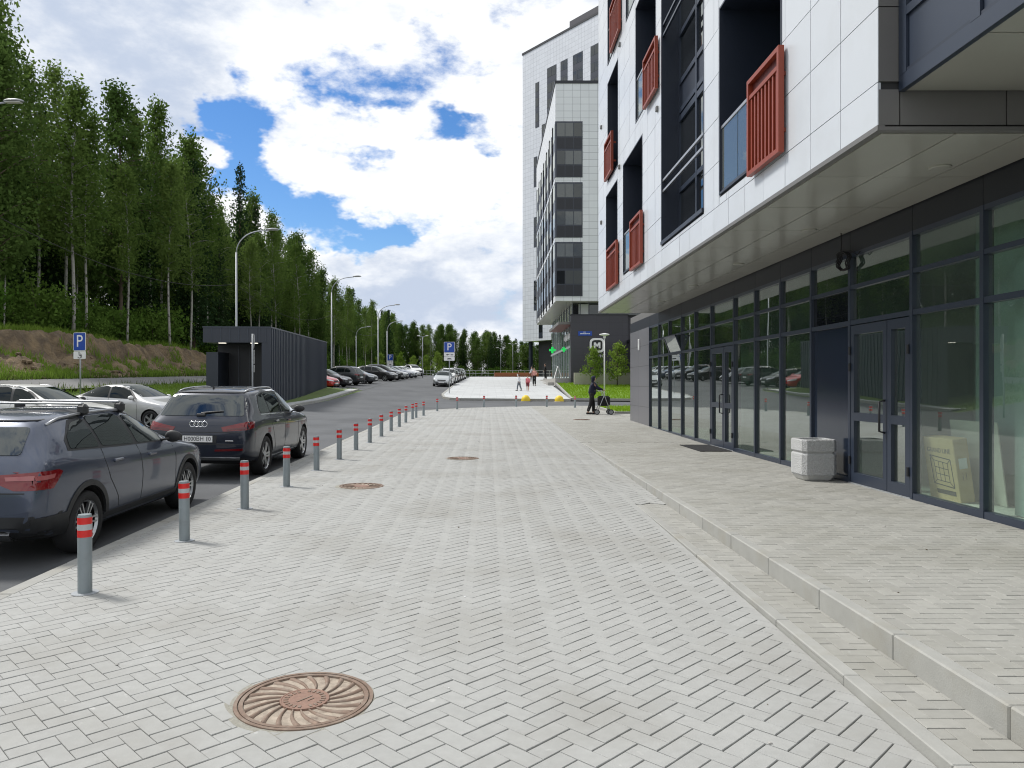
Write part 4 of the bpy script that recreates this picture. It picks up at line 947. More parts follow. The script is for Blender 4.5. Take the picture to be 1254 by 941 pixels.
def tree_proto(kind, seed):
    """returns (trunk mesh, crown mesh); unit: metres"""
    rs = random.Random(seed); tr = MB(); tips = []; sp = []
    if kind in ('birch', 'aspen'):
        h = rs.uniform(16, 20) if kind == 'birch' else rs.uniform(13, 16.5); lean = (rs.uniform(-.6, .6), rs.uniform(-.6, .6)); r0 = .105 if kind == 'birch' else .11
        pt = lambda t: Vector((lean[0]*t*t+.12*math.sin(t*7+seed), lean[1]*t*t+.1*math.cos(t*6+seed), h*t))
        tr.tube([pt(t) for t in np.linspace(0, 1, 12)], [r0*(1-.88*t)+.012 for t in np.linspace(0, 1, 12)], 7)
        lo = rs.uniform(.34, .48) if kind == 'birch' else .2; wmax = rs.uniform(1.4, 2.1) if kind == 'birch' else rs.uniform(1.8, 2.4)
        nb = 44 if kind == 'birch' else 54
        for k in range(nb):
            t = lo + (1-lo)*(k+rs.random())/nb; q = (t-lo)/(1-lo); reach = wmax*(math.sin(math.pi*min(1, q*.80+.19))**.9)*rs.uniform(.35, 1.2)
            a = rs.uniform(0, math.tau); b = pt(t); e = b + Vector((math.cos(a)*reach, math.sin(a)*reach, reach*rs.uniform(.1, .75))); m_ = (b+e)/2+Vector((0, 0, reach*.12))
            tr.tube([b, m_, e], [.03*(1-q)+.012, .018, .006], 4, False)
            for f in (.45, .75, 1.0): tips.append(b.lerp(e, f)+Vector((rs.gauss(0, .15), rs.gauss(0, .15), rs.gauss(0, .15)))); sp.append(.30+.16*reach*f*.5)
        for _ in range(3): tips.append(pt(1)+Vector((rs.gauss(0, .15), rs.gauss(0, .15), -.2))); sp.append(.25)
        cl = leaf_cloud([tuple(t) for t in tips], 40, sp, .125, .38 if kind == 'birch' else .15)
        return tr.mesh('trunk', 'birch_bark' if kind == 'birch' else 'dark_bark', True), leaf_mesh('crown', [cl], 'leaf_birch' if kind == 'birch' else 'leaf_dark')
    if kind == 'spruce':
        h = rs.uniform(14, 19); tr.tube([(0, 0, 0), (0, 0, h*.5), (0, 0, h)], [.17, .1, .015], 7); parts = []; z = h*.12
        while z < h*.985:
            q = 1-z/h; reach = (2.3*q**.85+.12); n = max(4, int(9*q+4))
            for k in range(n):
                a = k*math.tau/n+rs.uniform(-.3, .3); rc = reach*rs.uniform(.7, 1.1)
                for f in np.linspace(.15, 1, max(2, int(rc/.28))): tips.append((math.cos(a)*rc*f, math.sin(a)*rc*f, z-.42*rc*f*f+rs.gauss(0, .05))); sp.append(.10+.07*(1-f))
            z += .42+.25*q
        return tr.mesh('trunk', 'dark_bark', True), leaf_mesh('crown', [leaf_cloud(tips, 9, sp, .13, .08)], 'leaf_spruce')
    if kind == 'bush':
        h = rs.uniform(2.2, 3.8)
        for k in range(7):
            a = rs.uniform(0, math.tau); e = Vector((math.cos(a)*rs.uniform(.3, 1.1), math.sin(a)*rs.uniform(.3, 1.1), h*rs.uniform(.6, 1))); tr.tube([(0, 0, 0), e*.5+Vector((0, 0, .2)), e], [.035, .02, .006], 4, False)
            for f in (.3, .5, .7, .85, 1): tips.append(tuple(e*f+Vector((rs.gauss(0, .25), rs.gauss(0, .25), rs.gauss(0, .2))))); sp.append(.34)
        return tr.mesh('trunk', 'dark_bark', True), leaf_mesh('crown', [leaf_cloud(tips, 46, sp, .12, .1)], 'leaf_bush')
    if kind == 'young':
        h = 3.1; tr.tube([(0, 0, 0), (.03, 0, h*.5), (0, .03, h*.95)], [.04, .03, .01], 6)
        for k in range(26):
            t = .22+.76*(k+rs.random())/26; a = rs.uniform(0, math.tau); rc = .95*math.sin(math.pi*min(1, .25+t*.72))**.9*rs.uniform(.5, 1.1); e = Vector((math.cos(a)*rc, math.sin(a)*rc, h*t+.25*rc)); tr.tube([(0, 0, h*t), e], [.014, .004], 4, False)
            for f in (.5, .8, 1.0): tips.append(tuple(Vector((0, 0, h*t)).lerp(e, f))); sp.append(.13)
        return tr.mesh('trunk', 'dark_bark', True), leaf_mesh('crown', [leaf_cloud(tips, 22, sp, .085, .06)], 'leaf_lime')
PRO = {k: [tree_proto(k, 10*i+s) for s in range(n)] for i, (k, n) in enumerate((('birch', 5), ('aspen', 3), ('spruce', 3), ('bush', 3), ('young', 2)))}
def plant(kind, x, y, z, sc, label, cat, group, v=None, name=None, wide=None):
    tm, cm = random.choice(PRO[kind]) if v is None else PRO[kind][v]
    nm = name or {'birch': 'birch_tree', 'aspen': 'broadleaf_tree', 'spruce': 'spruce_tree', 'bush': 'bush', 'young': 'young_tree'}[kind]
    r = empty(nm, (x, y, z), random.uniform(0, math.tau)); wx_ = max(1.0, wide/sc) if wide else 1.0; r.scale = (sc*wx_*random.uniform(.9, 1.1), sc*wx_*random.uniform(.9, 1.1), sc)
    link('trunk', tm, r); link('crown', cm, r); tag(r, label, cat, group); return r
def top_px(x): return float(np.interp(x, [-60, 0, 60, 110, 150, 200, 260, 290, 340, 400, 440, 490, 560, 620, 660], [-60, -40, 70, 110, 125, 165, 180, 210, 270, 335, 365, 392, 402, 412, 420]))
rows = [(-27.2, 3.3), (-29.8, 3.2), (-33, 3.4), (-37, 3.8), (-42, 4.3), (-48, 5)]
nt_ = 0; TREES = []
for ri, (X, step) in enumerate(rows):
    y = 34+ri*3.0; ymax = 235
    while y < ymax:
        x = X+random.gauss(0, .7); yy = y+random.gauss(0, .8); px = 597.5+930*x/yy
        if -70 < px < 560: TREES.append((x, yy, px, ri))
        y += step*(1 if yy < 90 else 1.35)*random.uniform(.8, 1.25)*(1.0 if yy < 150 else 1.5)
for x in np.arange(-34, 40, 2.2):       # the wood closing the far end of the street
    for yy in (236, 242, 249): TREES.append((x+random.gauss(0, .8), yy+random.gauss(0, 2.5), 597.5+930*x/yy, 9))
TREES.append((-18.6, 92, 597.5-930*18.6/92, 20))
for (x, y, px, ri) in TREES:
    z = H(x, y); hwant = (472-top_px(px))*y/930 + CAM_Z - z
    r_ = random.random(); kind = 'spruce' if (r_ < .16 and ri not in (9, 20)) or (ri == 9 and r_ < .2) else ('aspen' if (r_ < .38 and ri < 9) or (ri == 9 and r_ < .75) else 'birch')
    if ri in (0, 1) and random.random() < .25: hwant *= random.uniform(.6, .85)
    hwant *= 1.0 if ri == 20 else (random.uniform(.84, 1.04) if ri == 9 else (random.choice((random.uniform(.60, .86), random.uniform(.86, 1.08), random.uniform(.9, 1.1))) if ri < 2 else random.uniform(.52, .84)))
    v = random.randrange(len(PRO[kind])); hp = max(p.co.z for p in PRO[kind][v][0].vertices)
    sc = max(.35, min(1.4, hwant/hp))
    lab = {'birch': 'pale trunked birch in the wood beside the street', 'aspen': 'dark leafy broadleaf tree in the wood beside the street', 'spruce': 'dark conical spruce in the wood beside the street'}[kind]
    if ri == 20: lab = 'lone tall thin birch standing clear above the parking row'
    plant(kind, x, y, z-.1, sc, lab, 'tree', {'birch': 'birches of the wood', 'aspen': 'broadleaf trees of the wood', 'spruce': 'spruces of the wood'}[kind] if ri != 20 else None, v, None, 1.05 if ri == 9 else None)
# undergrowth along the wood's edge
k = 0
for X, step in ((-27.6, 1.9), (-29, 2.1), (-31, 2.6)):
    y = 32
    while y < 190:
        x = X+random.gauss(0, .5); px = 597.5+930*x/y
        if -60 < px < 540: plant('bush', x, y, H(x, y)-.1, random.uniform(.7, 1.35), 'leafy green bush in the undergrowth at the edge of the wood', 'bush', 'undergrowth bushes')
        y += step*random.uniform(.7, 1.5)*(1 if y < 100 else 1.8)
for x in np.arange(-30, 30, 2.2): plant('bush', x, 232+random.gauss(0, 1), H(x, 232), random.uniform(.9, 1.5), 'leafy green bush in the undergrowth at the edge of the wood', 'bush', 'undergrowth bushes')
# deep shade between the trunks: a mass of foliage nobody could count
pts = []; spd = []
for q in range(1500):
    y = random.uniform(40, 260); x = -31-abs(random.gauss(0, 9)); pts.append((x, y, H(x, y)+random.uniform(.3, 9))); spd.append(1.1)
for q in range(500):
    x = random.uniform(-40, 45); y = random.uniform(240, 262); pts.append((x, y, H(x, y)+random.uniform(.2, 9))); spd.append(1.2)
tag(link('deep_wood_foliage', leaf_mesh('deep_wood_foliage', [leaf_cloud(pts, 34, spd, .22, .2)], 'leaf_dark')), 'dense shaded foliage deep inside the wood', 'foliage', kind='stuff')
# young trees by the shop, saplings along the far verge
plant('young', 8.9, 64.5, zlawn(64.5)+.1, 1.05, 'young bright green tree in front of the shop sign', 'tree', None, 0); plant('young', 10.9, 64.0, zlawn(64)+.1, 1.18, 'taller young bright green tree right of the shop sign', 'tree', None, 1)
for k, (x, y) in enumerate(((-13.5, 118), (-11.8, 121), (-9.8, 119), (-8.2, 122), (-16, 112))): plant('young', x, y, H(x, y), random.uniform(.9, 1.25), 'small bright sapling on the verge at the far end of the parking', 'tree', 'verge saplings')
# ------------------------------------------------------------------ cars (local: +x forward, +y left, z up, origin on the road under the centre)
def hull(sp):
    """closed body shell lofted from cross sections; returns a bmesh"""
    L, hw = sp['L'], sp['W']/2
    XS = sp['xs']; f = lambda k, x: float(np.interp(x, *zip(*sp[k])))
    secs = []
    for x in XS:
        zt, zb, z0 = f('top', x), f('belt', x), f('bot', x); w = hw*f('plan', x); wr = hw*f('roofw', x); wg = w*f('glassw', x); g = max(.01, zt-zb)
        e = f('tuck', x)
        pts = [(0, z0), (.78*w, z0), (.93*w, z0+.05), (.975*w, z0+.17), (1.0*w, z0+.5*(zb-z0)), (.992*w, zb-.16), (.972*w-e, zb-.035), (wg, zb+min(.02, g*.2)),
               (wg+(wr-wg)*.48+.012, zb+g*.45), (wr+.012, zt-min(.12, g*.32)), (wr*.93, zt-min(.05, g*.15)), (wr*.62, zt-min(.015, g*.06)), (0, zt)]
        secs.append([(x, y, z) for y, z in pts] + [(x, -y, z) for y, z in pts[-2:0:-1]])
    bm = bmesh.new(); R = [[bm.verts.new(p) for p in s] for s in secs]; n = len(R[0])
    for a, b in zip(R[:-1], R[1:]):
        for j in range(n): bm.faces.new((a[j], a[(j+1) % n], b[(j+1) % n], b[j]))
    half = len(R[0])//2
    for ring, rev in ((R[0], False), (R[-1], True)):       # end caps as strips left-right
        for j in range(half):
            q = [ring[j], ring[j+1], ring[(n-j-1) % n], ring[(n-j) % n]]
            q = list(dict.fromkeys(q))
            if len(q) >= 3: bm.faces.new(q if rev else q[::-1])
    bmesh.ops.recalc_face_normals(bm, faces=bm.faces[:]); return bm
def evaluated(me, mods):
    o = bpy.data.objects.new('tmp', me); COL.objects.link(o); extra = []
    for t, kw in mods:
        m = o.modifiers.new('m', t)
        for k, v in kw.items():
            if k == 'object': extra.append(v)
            setattr(m, k, v)
    dg = bpy.context.evaluated_depsgraph_get(); dg.update()
    r = bpy.data.meshes.new_from_object(o.evaluated_get(dg)); bpy.data.objects.remove(o)
    for e in extra: bpy.data.objects.remove(e)
    return r
def densify(poly, maxlen):
    bm = bmesh.new(); vs = [bm.verts.new((u, v, 0)) for u, v in poly]; fc = bm.faces.new(vs)
    us = [p[0] for p in poly]; ws = [p[1] for p in poly]
    for k in np.arange(min(us)+maxlen, max(us), maxlen): bmesh.ops.bisect_plane(bm, geom=bm.verts[:]+bm.edges[:]+bm.faces[:], plane_co=(k, 0, 0), plane_no=(1, 0, 0))
    for k in np.arange(min(ws)+maxlen, max(ws), maxlen): bmesh.ops.bisect_plane(bm, geom=bm.verts[:]+bm.edges[:]+bm.faces[:], plane_co=(0, k, 0), plane_no=(0, 1, 0))
    return bm
def patch(bvh, poly, ax, off=.004, maxlen=.09, skirt=.02, far=4.0):
    """lay a flat outline onto the body from one side; ax: 'l','r' (u=x, v=z), 'f','b' (u=y, v=z), 't' (u=x, v=y)"""
    bm = densify(poly, maxlen); D_ = {'l': (0,-1,0), 'r': (0,1,0), 'f': (-1,0,0), 'b': (1,0,0), 't': (0,0,-1)}[ax]; d = Vector(D_)
    nrm = {}
    for v in bm.verts:
        u, w = v.co.x, v.co.y
        o = {'l': Vector((u, far, w)), 'r': Vector((u, -far, w)), 'f': Vector((far, u, w)), 'b': Vector((-far, u, w)), 't': Vector((u, w, far))}[ax]
        hit, nn, _, _ = bvh.ray_cast(o, d)
        if hit is None: hit, nn, _, _ = bvh.find_nearest(o + d*(far-.8))
        if nn.dot(d) > 0: nn = -nn
        v.co = hit + nn*off; nrm[v] = nn
    bd = [e for e in bm.edges if e.is_boundary]
    r = bmesh.ops.extrude_edge_only(bm, edges=bd)
    old = {tuple(round(c, 6) for c in v.co): nrm[v] for v in nrm}
    for g in r['geom']:
        if isinstance(g, bmesh.types.BMVert):
            k = tuple(round(c, 6) for c in g.co)
            if k in old and g not in nrm: g.co = g.co - old[k]*(skirt+off)
    bmesh.ops.recalc_face_normals(bm, faces=bm.faces[:])
    cd = sum((f.normal.dot(-d)*f.calc_area() for f in bm.faces if all(v in nrm for v in f.verts)), 0)
    if cd < 0: bmesh.ops.reverse_faces(bm, faces=bm.faces[:])
    return bm
def mirror_poly(p): return [(-u, v) for u, v in p][::-1]
def smooth_loop(p, n=2, r=.035):
    q = []
    for i in range(len(p)):
        a, b, c = Vector(p[i-1]), Vector(p[i]), Vector(p[(i+1) % len(p)]); u, v = a-b, c-b; k = min(r, u.length*.4, v.length*.4)
        u.normalize(); v.normalize()
        for t in (0, .5, 1): m = (b+u*k)*(1-t)**2 + b*2*t*(1-t) + (b+v*k)*t*t; q.append((m.x, m.y))
    return q
def chaikin(p, n=2):
    """round the corners of an outline (Chaikin)"""
    for _ in range(n):
        q = []
        for i in range(len(p)):
            a, b = p[i], p[(i+1) % len(p)]; q += [(a[0]*.75+b[0]*.25, a[1]*.75+b[1]*.25), (a[0]*.25+b[0]*.75, a[1]*.25+b[1]*.75)]
        p = q
    return p
def wheel_meshes(r, w, style):
    """wheel about the y axis; tyre and rim"""
    RY = Matrix.Rotation(rad(90), 4, 'X')      # z -> -y
    ri = r*.70
    t = MB().lathe([(ri, -w*.42), (r*.80, -w*.5), (r*.93, -w*.5), (r*.985, -w*.40), (r, -w*.2), (r, w*.2), (r*.985, w*.40), (r*.93, w*.5), (r*.80, w*.5), (ri, w*.42)], 36, RY, False, False)
    rm = MB()
    rm.cur = 1; rm.lathe([(ri*.99, -w*.42), (ri*.93, -w*.1), (ri*.93, w*.25)], 36, RY, False, False)
    rm.lathe([(.001, w*.12), (ri*.93, w*.08)], 36, RY, False, False)
    rm.cur = 0
    for sgn in (1,):
        rm.lathe([(ri*.90, w*.34), (ri*.985, w*.46), (ri*1.0, w*.40)], 36, RY, False, False)
        rm.lathe([(.001, w*.40), (ri*.20, w*.40), (ri*.24, w*.26)], 20, RY, False, False)
    n, dbl, bw = style
    for k in range(n):
        for s in ((-1, 1) if dbl else (0,)):
            a = k*math.tau/n; u = Vector((math.cos(a), 0, math.sin(a))); q = Vector((-math.sin(a), 0, math.cos(a)))
            p0 = u*ri*.16 + q*s*ri*.075 + Vector((0, -w*.32, 0)); p1 = u*ri*.93 + q*s*ri*(.135 if dbl else 0) + Vector((0, -w*.36, 0))
            rm.bar(p0, p1, bw*r, .03, up=(0, -1, 0))
    return t, rm
def arc_poly(x, z, r0, r1, a0, a1, n=18):
    return [(x+r1*math.cos(t), z+r1*math.sin(t)) for t in np.linspace(a0, a1, n)] + [(x+r0*math.cos(t), z+r0*math.sin(t)) for t in np.linspace(a1, a0, n)]
def strip_poly(pts, w):
    """thin outline around a polyline in the plane"""
    a, b = [], []
    for i, p in enumerate(pts):
        q0, q1 = pts[max(0, i-1)], pts[min(len(pts)-1, i+1)]; t = Vector((q1[0]-q0[0], q1[1]-q0[1])).normalized(); n = Vector((-t.y, t.x))*w/2
        a.append((p[0]+n.x, p[1]+n.y)); b.append((p[0]-n.x, p[1]-n.y))
    return a+b[::-1]
def make_car(name, sp, paint_, sub=2):
    root = empty(name)
    base = MB().bm(hull(sp)).mesh('body', [paint_, 'well_black'])
    sm = evaluated(base, [('SUBSURF', dict(levels=sub, render_levels=sub))])
    bmh = bmesh.new(); bmh.from_mesh(sm); bvh = BVHTree.FromBMesh(bmh); bmh.free()
    ra = sp['arch']; wx = sp['wheels']; wr_ = sp['wr']; hw = sp['W']/2; ww = sp.get('ww', .22)
    for attempt in range(4):                                # wheel openings cut out of the shell
        cm = MB()
        for x in wx:
            M = Matrix.Translation((x, 0, wr_+.01)) @ Matrix.Rotation(rad(90), 4, 'X')
            for y0, y1 in ((hw-.34, hw+.3), (-hw-.3, -hw+.34)): cm.lathe([(ra, -y1), (ra, -y0)], 40+attempt*2, M)
        co = bpy.data.objects.new('cut', cm.mesh('cut', 'well_black')); COL.objects.link(co); bpy.context.view_layer.update()
        me = evaluated(sm, [('BOOLEAN', dict(operation='DIFFERENCE', object=co, solver='EXACT'))])
        inside = sum(1 for v in me.vertices for x in wx if math.hypot(v.co.x-x, v.co.z-wr_-.01) < ra-.01 and abs(v.co.y) > hw-.3)
        if max(abs(v.co.y) for v in me.vertices) < hw+.02 and inside == 0 and len(me.vertices) > 500: break
    else: print('wheel cut failed', name)
    me.materials.clear(); me.materials.append(M_[paint_]); me.materials.append(M_['well_black'])
    for p in me.polygons:
        c = p.center; p.material_index = 0; p.use_smooth = True
        for x in wx:
            if math.hypot(c.x-x, c.z-wr_-.01) < ra+.004 and abs(c.y) < hw-.012 and (abs(p.normal.y) > .85 and abs(c.y) < hw-.3 or abs(p.normal.y) < .35): p.material_index = 1; p.use_smooth = False
        if p.normal.z < -.8 and c.z < sp['bot'][0][1]+.1: p.material_index = 1
    me.name = 'body'; body = link('body', me, root); autosmooth_keep(body)
    def pt(nm, poly, ax, m, off=.004, parent=None, maxlen=.09, label=None):
        o = MB().bm(patch(bvh, poly, ax, off, maxlen)).build(nm, m, parent or root, smooth=False); autosmooth(o, 40)
        if label: o['label'] = label
        return o
    def both(nm, poly, m, off=.004, maxlen=.09): return [pt(nm, poly, 'l', m, off, None, maxlen), pt(nm, poly, 'r', m, off, None, maxlen)]
    # glazing
    for s in 'lr':
        if 'dlo' in sp: pt('window_trim', sp['dlo'], s, sp.get('trim', 'black_plastic'), .003)
        if sp.get('chrome_line'): pt('chrome_trim', strip_poly(sp['dlo']+[sp['dlo'][0], sp['dlo'][1]], .022), s, 'chrome', .008, None, .5)
        for w in sp['sidewin']: pt('side_window', w, s, 'car_glass', .007)
    pt('rear_window', sp['rearwin'], 'b', 'car_glass_rear', .006); pt('windscreen', sp['wind'], 'f', 'car_glass', .006)
    # lights
    for k in (1, -1):
        m_ = (lambda p: p) if k > 0 else mirror_poly; s = 'l' if k > 0 else 'r'
        for nm, poly, mm in sp['tail_b']: pt(nm, m_(poly), 'b', mm, .014 if 'strip' in nm else .008, None, .06)
        for nm, poly, mm in sp['tail_s']: pt(nm, poly, s, mm, .014 if 'strip' in nm else .008, None, .06)
        for nm, poly, mm in sp['head_f']: pt(nm, m_(poly), 'f', mm, .006, None, .06)
        for nm, poly, mm in sp.get('head_s', []): pt(nm, poly, s, mm, .006, None, .06)
    for nm, poly, ax, mm, off in sp.get('extra', []):
        if ax == 's': pt(nm, poly, 'l', mm, off); pt(nm, poly, 'r', mm, off)
        else: pt(nm, poly, ax, mm, off)
    if sp.get('clad'):
        for x in wx: both('arch_lip', arc_poly(x, wr_+.01, ra-.004, ra+sp['clad'], -.12, math.pi+.12), 'black_plastic', .010)
    for line in sp.get('seams', []): both('door_seam', strip_poly(line, .009), 'black_plastic', .0025)
    for hx, hz in sp['handles']:
        for s in (1, -1):
            hit = bvh.ray_cast(Vector((hx, 4*s, hz)), Vector((0, -s, 0)))[0]; MB().cbox(hx-.10, hx+.10, hit.y-.012 if s > 0 else hit.y-.028, hit.y+.028 if s > 0 else hit.y+.012, hz-.017, hz+.017, .009).build('door_handle', sp.get('handle_mat', paint_), root)
    mx_, mz = sp['mirror']
    for s in (1, -1):
        hit = bvh.ray_cast(Vector((mx_, 4*s, mz)), Vector((0, -s, 0)))[0]
        bm = bmesh.new(); bmesh.ops.create_uvsphere(bm, u_segments=14, v_segments=9, radius=1)
        for v in bm.verts:
            x, y, z = v.co; x = x*.08 if x > 0 else x*.035
            v.co = (mx_+.02+x, hit.y+s*(.135+y*.115*s), mz+.07+z*.075*(1-.18*y*s))
        mb = MB().bm(bm); mb.bar((mx_, hit.y-s*.03, mz+.02), (mx_+.01, hit.y+s*.09, mz+.045), .06, .03); o = mb.build('wing_mirror', [sp.get('mirror_mat', 'black_plastic')], root, smooth=True)
    t, rm = wheel_meshes(wr_, ww, sp['rim']); tm = t.mesh('tyre', 'black_rubber', True); rmm = rm.mesh('rim', sp.get('rim_mats', ['rim_silver', 'rim_black']))
    for x in wx:
        for s in (1, -1):
            wh = empty('wheel', (x, s*(hw-ww/2-.022), wr_), 0 if s < 0 else math.pi, root)
            link('tyre', tm, wh); link('rim', rmm, wh)
    # plates
    for ax, u in (('b', -1), ('f', 1)):
        px, pz = sp['plate_'+ax]
        p = MB().cbox(px-.008, px+.008, -.26, .26, pz-.056, pz+.056, .003).build('number_plate', 'sign_white', root)
        if sp.get('plate') and ax == 'b':
            M = Matrix.Translation((px-.011, 0, pz)) @ Matrix.Rotation(rad(-90), 4, 'Z') @ Matrix.Rotation(rad(90), 4, 'X')
            text('plate_text', sp['plate'], .105, 'sign_black', p, M, .92, .001)
            MB().box(px-.0105, px-.0085, -.175, -.170, pz-.05, pz+.05).build('plate_divider', 'sign_black', p)
    for rl in sp.get('rails', []):
        for s in (1, -1):
            pts = []
            for x in np.linspace(rl[0], rl[1], 9):
                h = bvh.ray_cast(Vector((x, s*rl[2], 4)), Vector((0, 0, -1)))[0]; e = min(x-rl[0], rl[1]-x)/(.18)
                pts.append((x, s*rl[2], h.z + rl[3]*min(1, e)**.5 + .004))
            MB().tube(pts, rl[4], 8).build('roof_rail', rl[5], root, smooth=True)
    if sp.get('antenna'):
        x = sp['antenna']; h = bvh.ray_cast(Vector((x, 0, 4)), Vector((0, 0, -1)))[0]
        MB().add([(x-.09, -.012, h.z-.01), (x+.09, 0, h.z-.01), (x-.09, .012, h.z-.01), (x-.10, 0, h.z+.055)], [(0,1,3),(1,2,3),(2,0,3),(0,2,1)]).build('roof_antenna', 'black_plastic', root)
    root['hull'] = 1
    return root, bvh
def autosmooth_keep(o, ang=42):
    bm = bmesh.new(); bm.from_mesh(o.data); bm.normal_update()
    for e in bm.edges:
        if len(e.link_faces) == 2 and (e.calc_face_angle(0) > rad(ang) or e.link_faces[0].material_index != e.link_faces[1].material_index): e.smooth = False
    bm.to_mesh(o.data); bm.free()
def dense_xs(a): return a

# ---- the grey estate with black cladding, nearest the viewer
E = dict(L=4.42, W=1.785, wheels=(-1.345, 1.29), wr=.325, arch=.372, ww=.215, rim=(6, True, .055), clad=.055,
  xs=[-2.21, -2.18, -2.10, -1.98, -1.84, -1.70, -1.55, -1.30, -1.0, -.65, -.3, .05, .35, .62, .85, 1.05, 1.25, 1.5, 1.75, 1.95, 2.08, 2.16, 2.21],
  top=[(-2.21, .74), (-2.18, .86), (-2.10, 1.02), (-1.98, 1.16), (-1.84, 1.31), (-1.70, 1.425), (-1.55, 1.455), (-1.0, 1.485), (-.3, 1.495), (.05, 1.465), (.35, 1.35), (.62, 1.22), (.85, 1.105), (1.05, 1.02), (1.25, .985), (1.75, .91), (1.95, .83), (2.08, .74), (2.16, .66), (2.21, .58)],
  belt=[(-2.21, .66), (-2.18, .80), (-2.1, .93), (-1.98, 1.02), (-1.6, 1.03), (-.6, .985), (.6, .94), (1.05, .92), (1.75, .84), (1.95, .76), (2.08, .66), (2.21, .5)],
  bot=[(-2.21, .40), (-2.1, .32), (-1.9, .24), (-1.5, .2), (1.6, .2), (2.0, .22), (2.21, .30)],
  plan=[(-2.21, .80), (-2.18, .87), (-2.10, .935), (-1.98, .965), (-1.6, .99), (-1, 1), (1.2, 1), (1.6, .985), (1.85, .95), (2.0, .90), (2.1, .82), (2.16, .72), (2.21, .58)],
  roofw=[(-2.21, .62), (-1.98, .66), (-1.7, .66), (-1.2, .69), (-.3, .70), (.35, .70), (.85, .76), (1.05, .80), (1.75, .76), (2.21, .45)],
  glassw=[(-2.21, .93), (-1.98, .925), (-1.5, .93), (.8, .93), (1.05, .95), (2.21, .93)], tuck=[(-2.3, 0), (2.3, 0)],
  dlo=[(-1.60, 1.085), (-.6, 1.04), (.80, .995), (.70, 1.06), (.32, 1.28), (.02, 1.395), (-.35, 1.43), (-.9, 1.425), (-1.28, 1.375), (-1.56, 1.19)],
  sidewin=[smooth_loop([(-1.55, 1.10), (-1.0, 1.075), (-1.03, 1.375), (-1.27, 1.345), (-1.50, 1.21)], 1), smooth_loop([(-.94, 1.075), (-.20, 1.045), (-.28, 1.375), (-.42, 1.405), (-.97, 1.395)], 1), smooth_loop([(-.12, 1.04), (.62, 1.015), (.58, 1.07), (.26, 1.27), (-.02, 1.365), (-.19, 1.375)], 1)],
  rearwin=smooth_loop([(-.52, 1.33), (.52, 1.33), (.58, 1.08), (-.58, 1.08)], 1), wind=smooth_loop([(-.53, 1.41), (.53, 1.41), (.66, 1.09), (-.66, 1.09)], 1),
  tail_b=[('tail_lamp', [(.46, .905), (.79, .93), (.79, .765), (.62, .765), (.48, .82)], 'lamp_red'), ('lamp_strip', [(.52, .885), (.77, .895), (.77, .855), (.54, .85)], 'lamp_pale')], tail_s=[('tail_lamp', [(-2.19, .93), (-1.86, .935), (-1.80, .91), (-1.96, .765), (-2.19, .765)], 'lamp_red'), ('lamp_strip', [(-2.12, .89), (-1.92, .90), (-1.95, .86), (-2.12, .85)], 'lamp_pale')],
  head_f=[('headlight', [(.42, .74), (.80, .80), (.78, .70), (.45, .64)], 'headlamp')], head_s=[('headlight', [(1.72, .83), (2.02, .75), (2.05, .67), (1.8, .72)], 'headlamp')],
  extra=[('spoiler', [(-.58, 1.46), (.58, 1.46), (.60, 1.385), (-.60, 1.385)], 'b', 'black_plastic', .012), ('bumper_cladding', [(-.86, .52), (.86, .52), (.80, .24), (-.80, .24)], 'b', 'black_plastic', .01),
         ('skid_plate', [(-.55, .36), (.55, .36), (.45, .26), (-.45, .26)], 'b', 'rim_silver', .022), ('bumper_cladding', [(-2.16, .50), (-1.72, .50), (-1.66, .28), (-2.12, .28)], 's', 'black_plastic', .012),
         ('sill_cladding', [(-1.02, .36), (.92, .36), (.90, .215), (-1.0, .215)], 's', 'black_plastic', .012), ('grille', [(-.45, .66), (.45, .66), (.42, .5), (-.42, .5)], 'f', 'black_plastic', .008), ('tailgate_seam', strip_poly([(-.80, .74), (.80, .74)], .012), 'b', 'black_plastic', .003)],
  seams=[[(-.98, 1.07), (-1.0, .95), (-.90, .72), (-.72, .5), (-.68, .38)], [(-.16, 1.04), (-.12, .7), (-.14, .38)], [(.78, 1.0), (.86, .8), (.84, .6), (.86, .38)], [(.86, .96), (1.2, .94), (1.7, .87)]],
  handles=[(-.72, .905), (.15, .885)], mirror=(.60, .99), plate_b=(-2.205, .63), plate_f=(2.215, .45), rails=[(-1.62, .05, .585, .022, .014, 'steel')], antenna=-1.45)
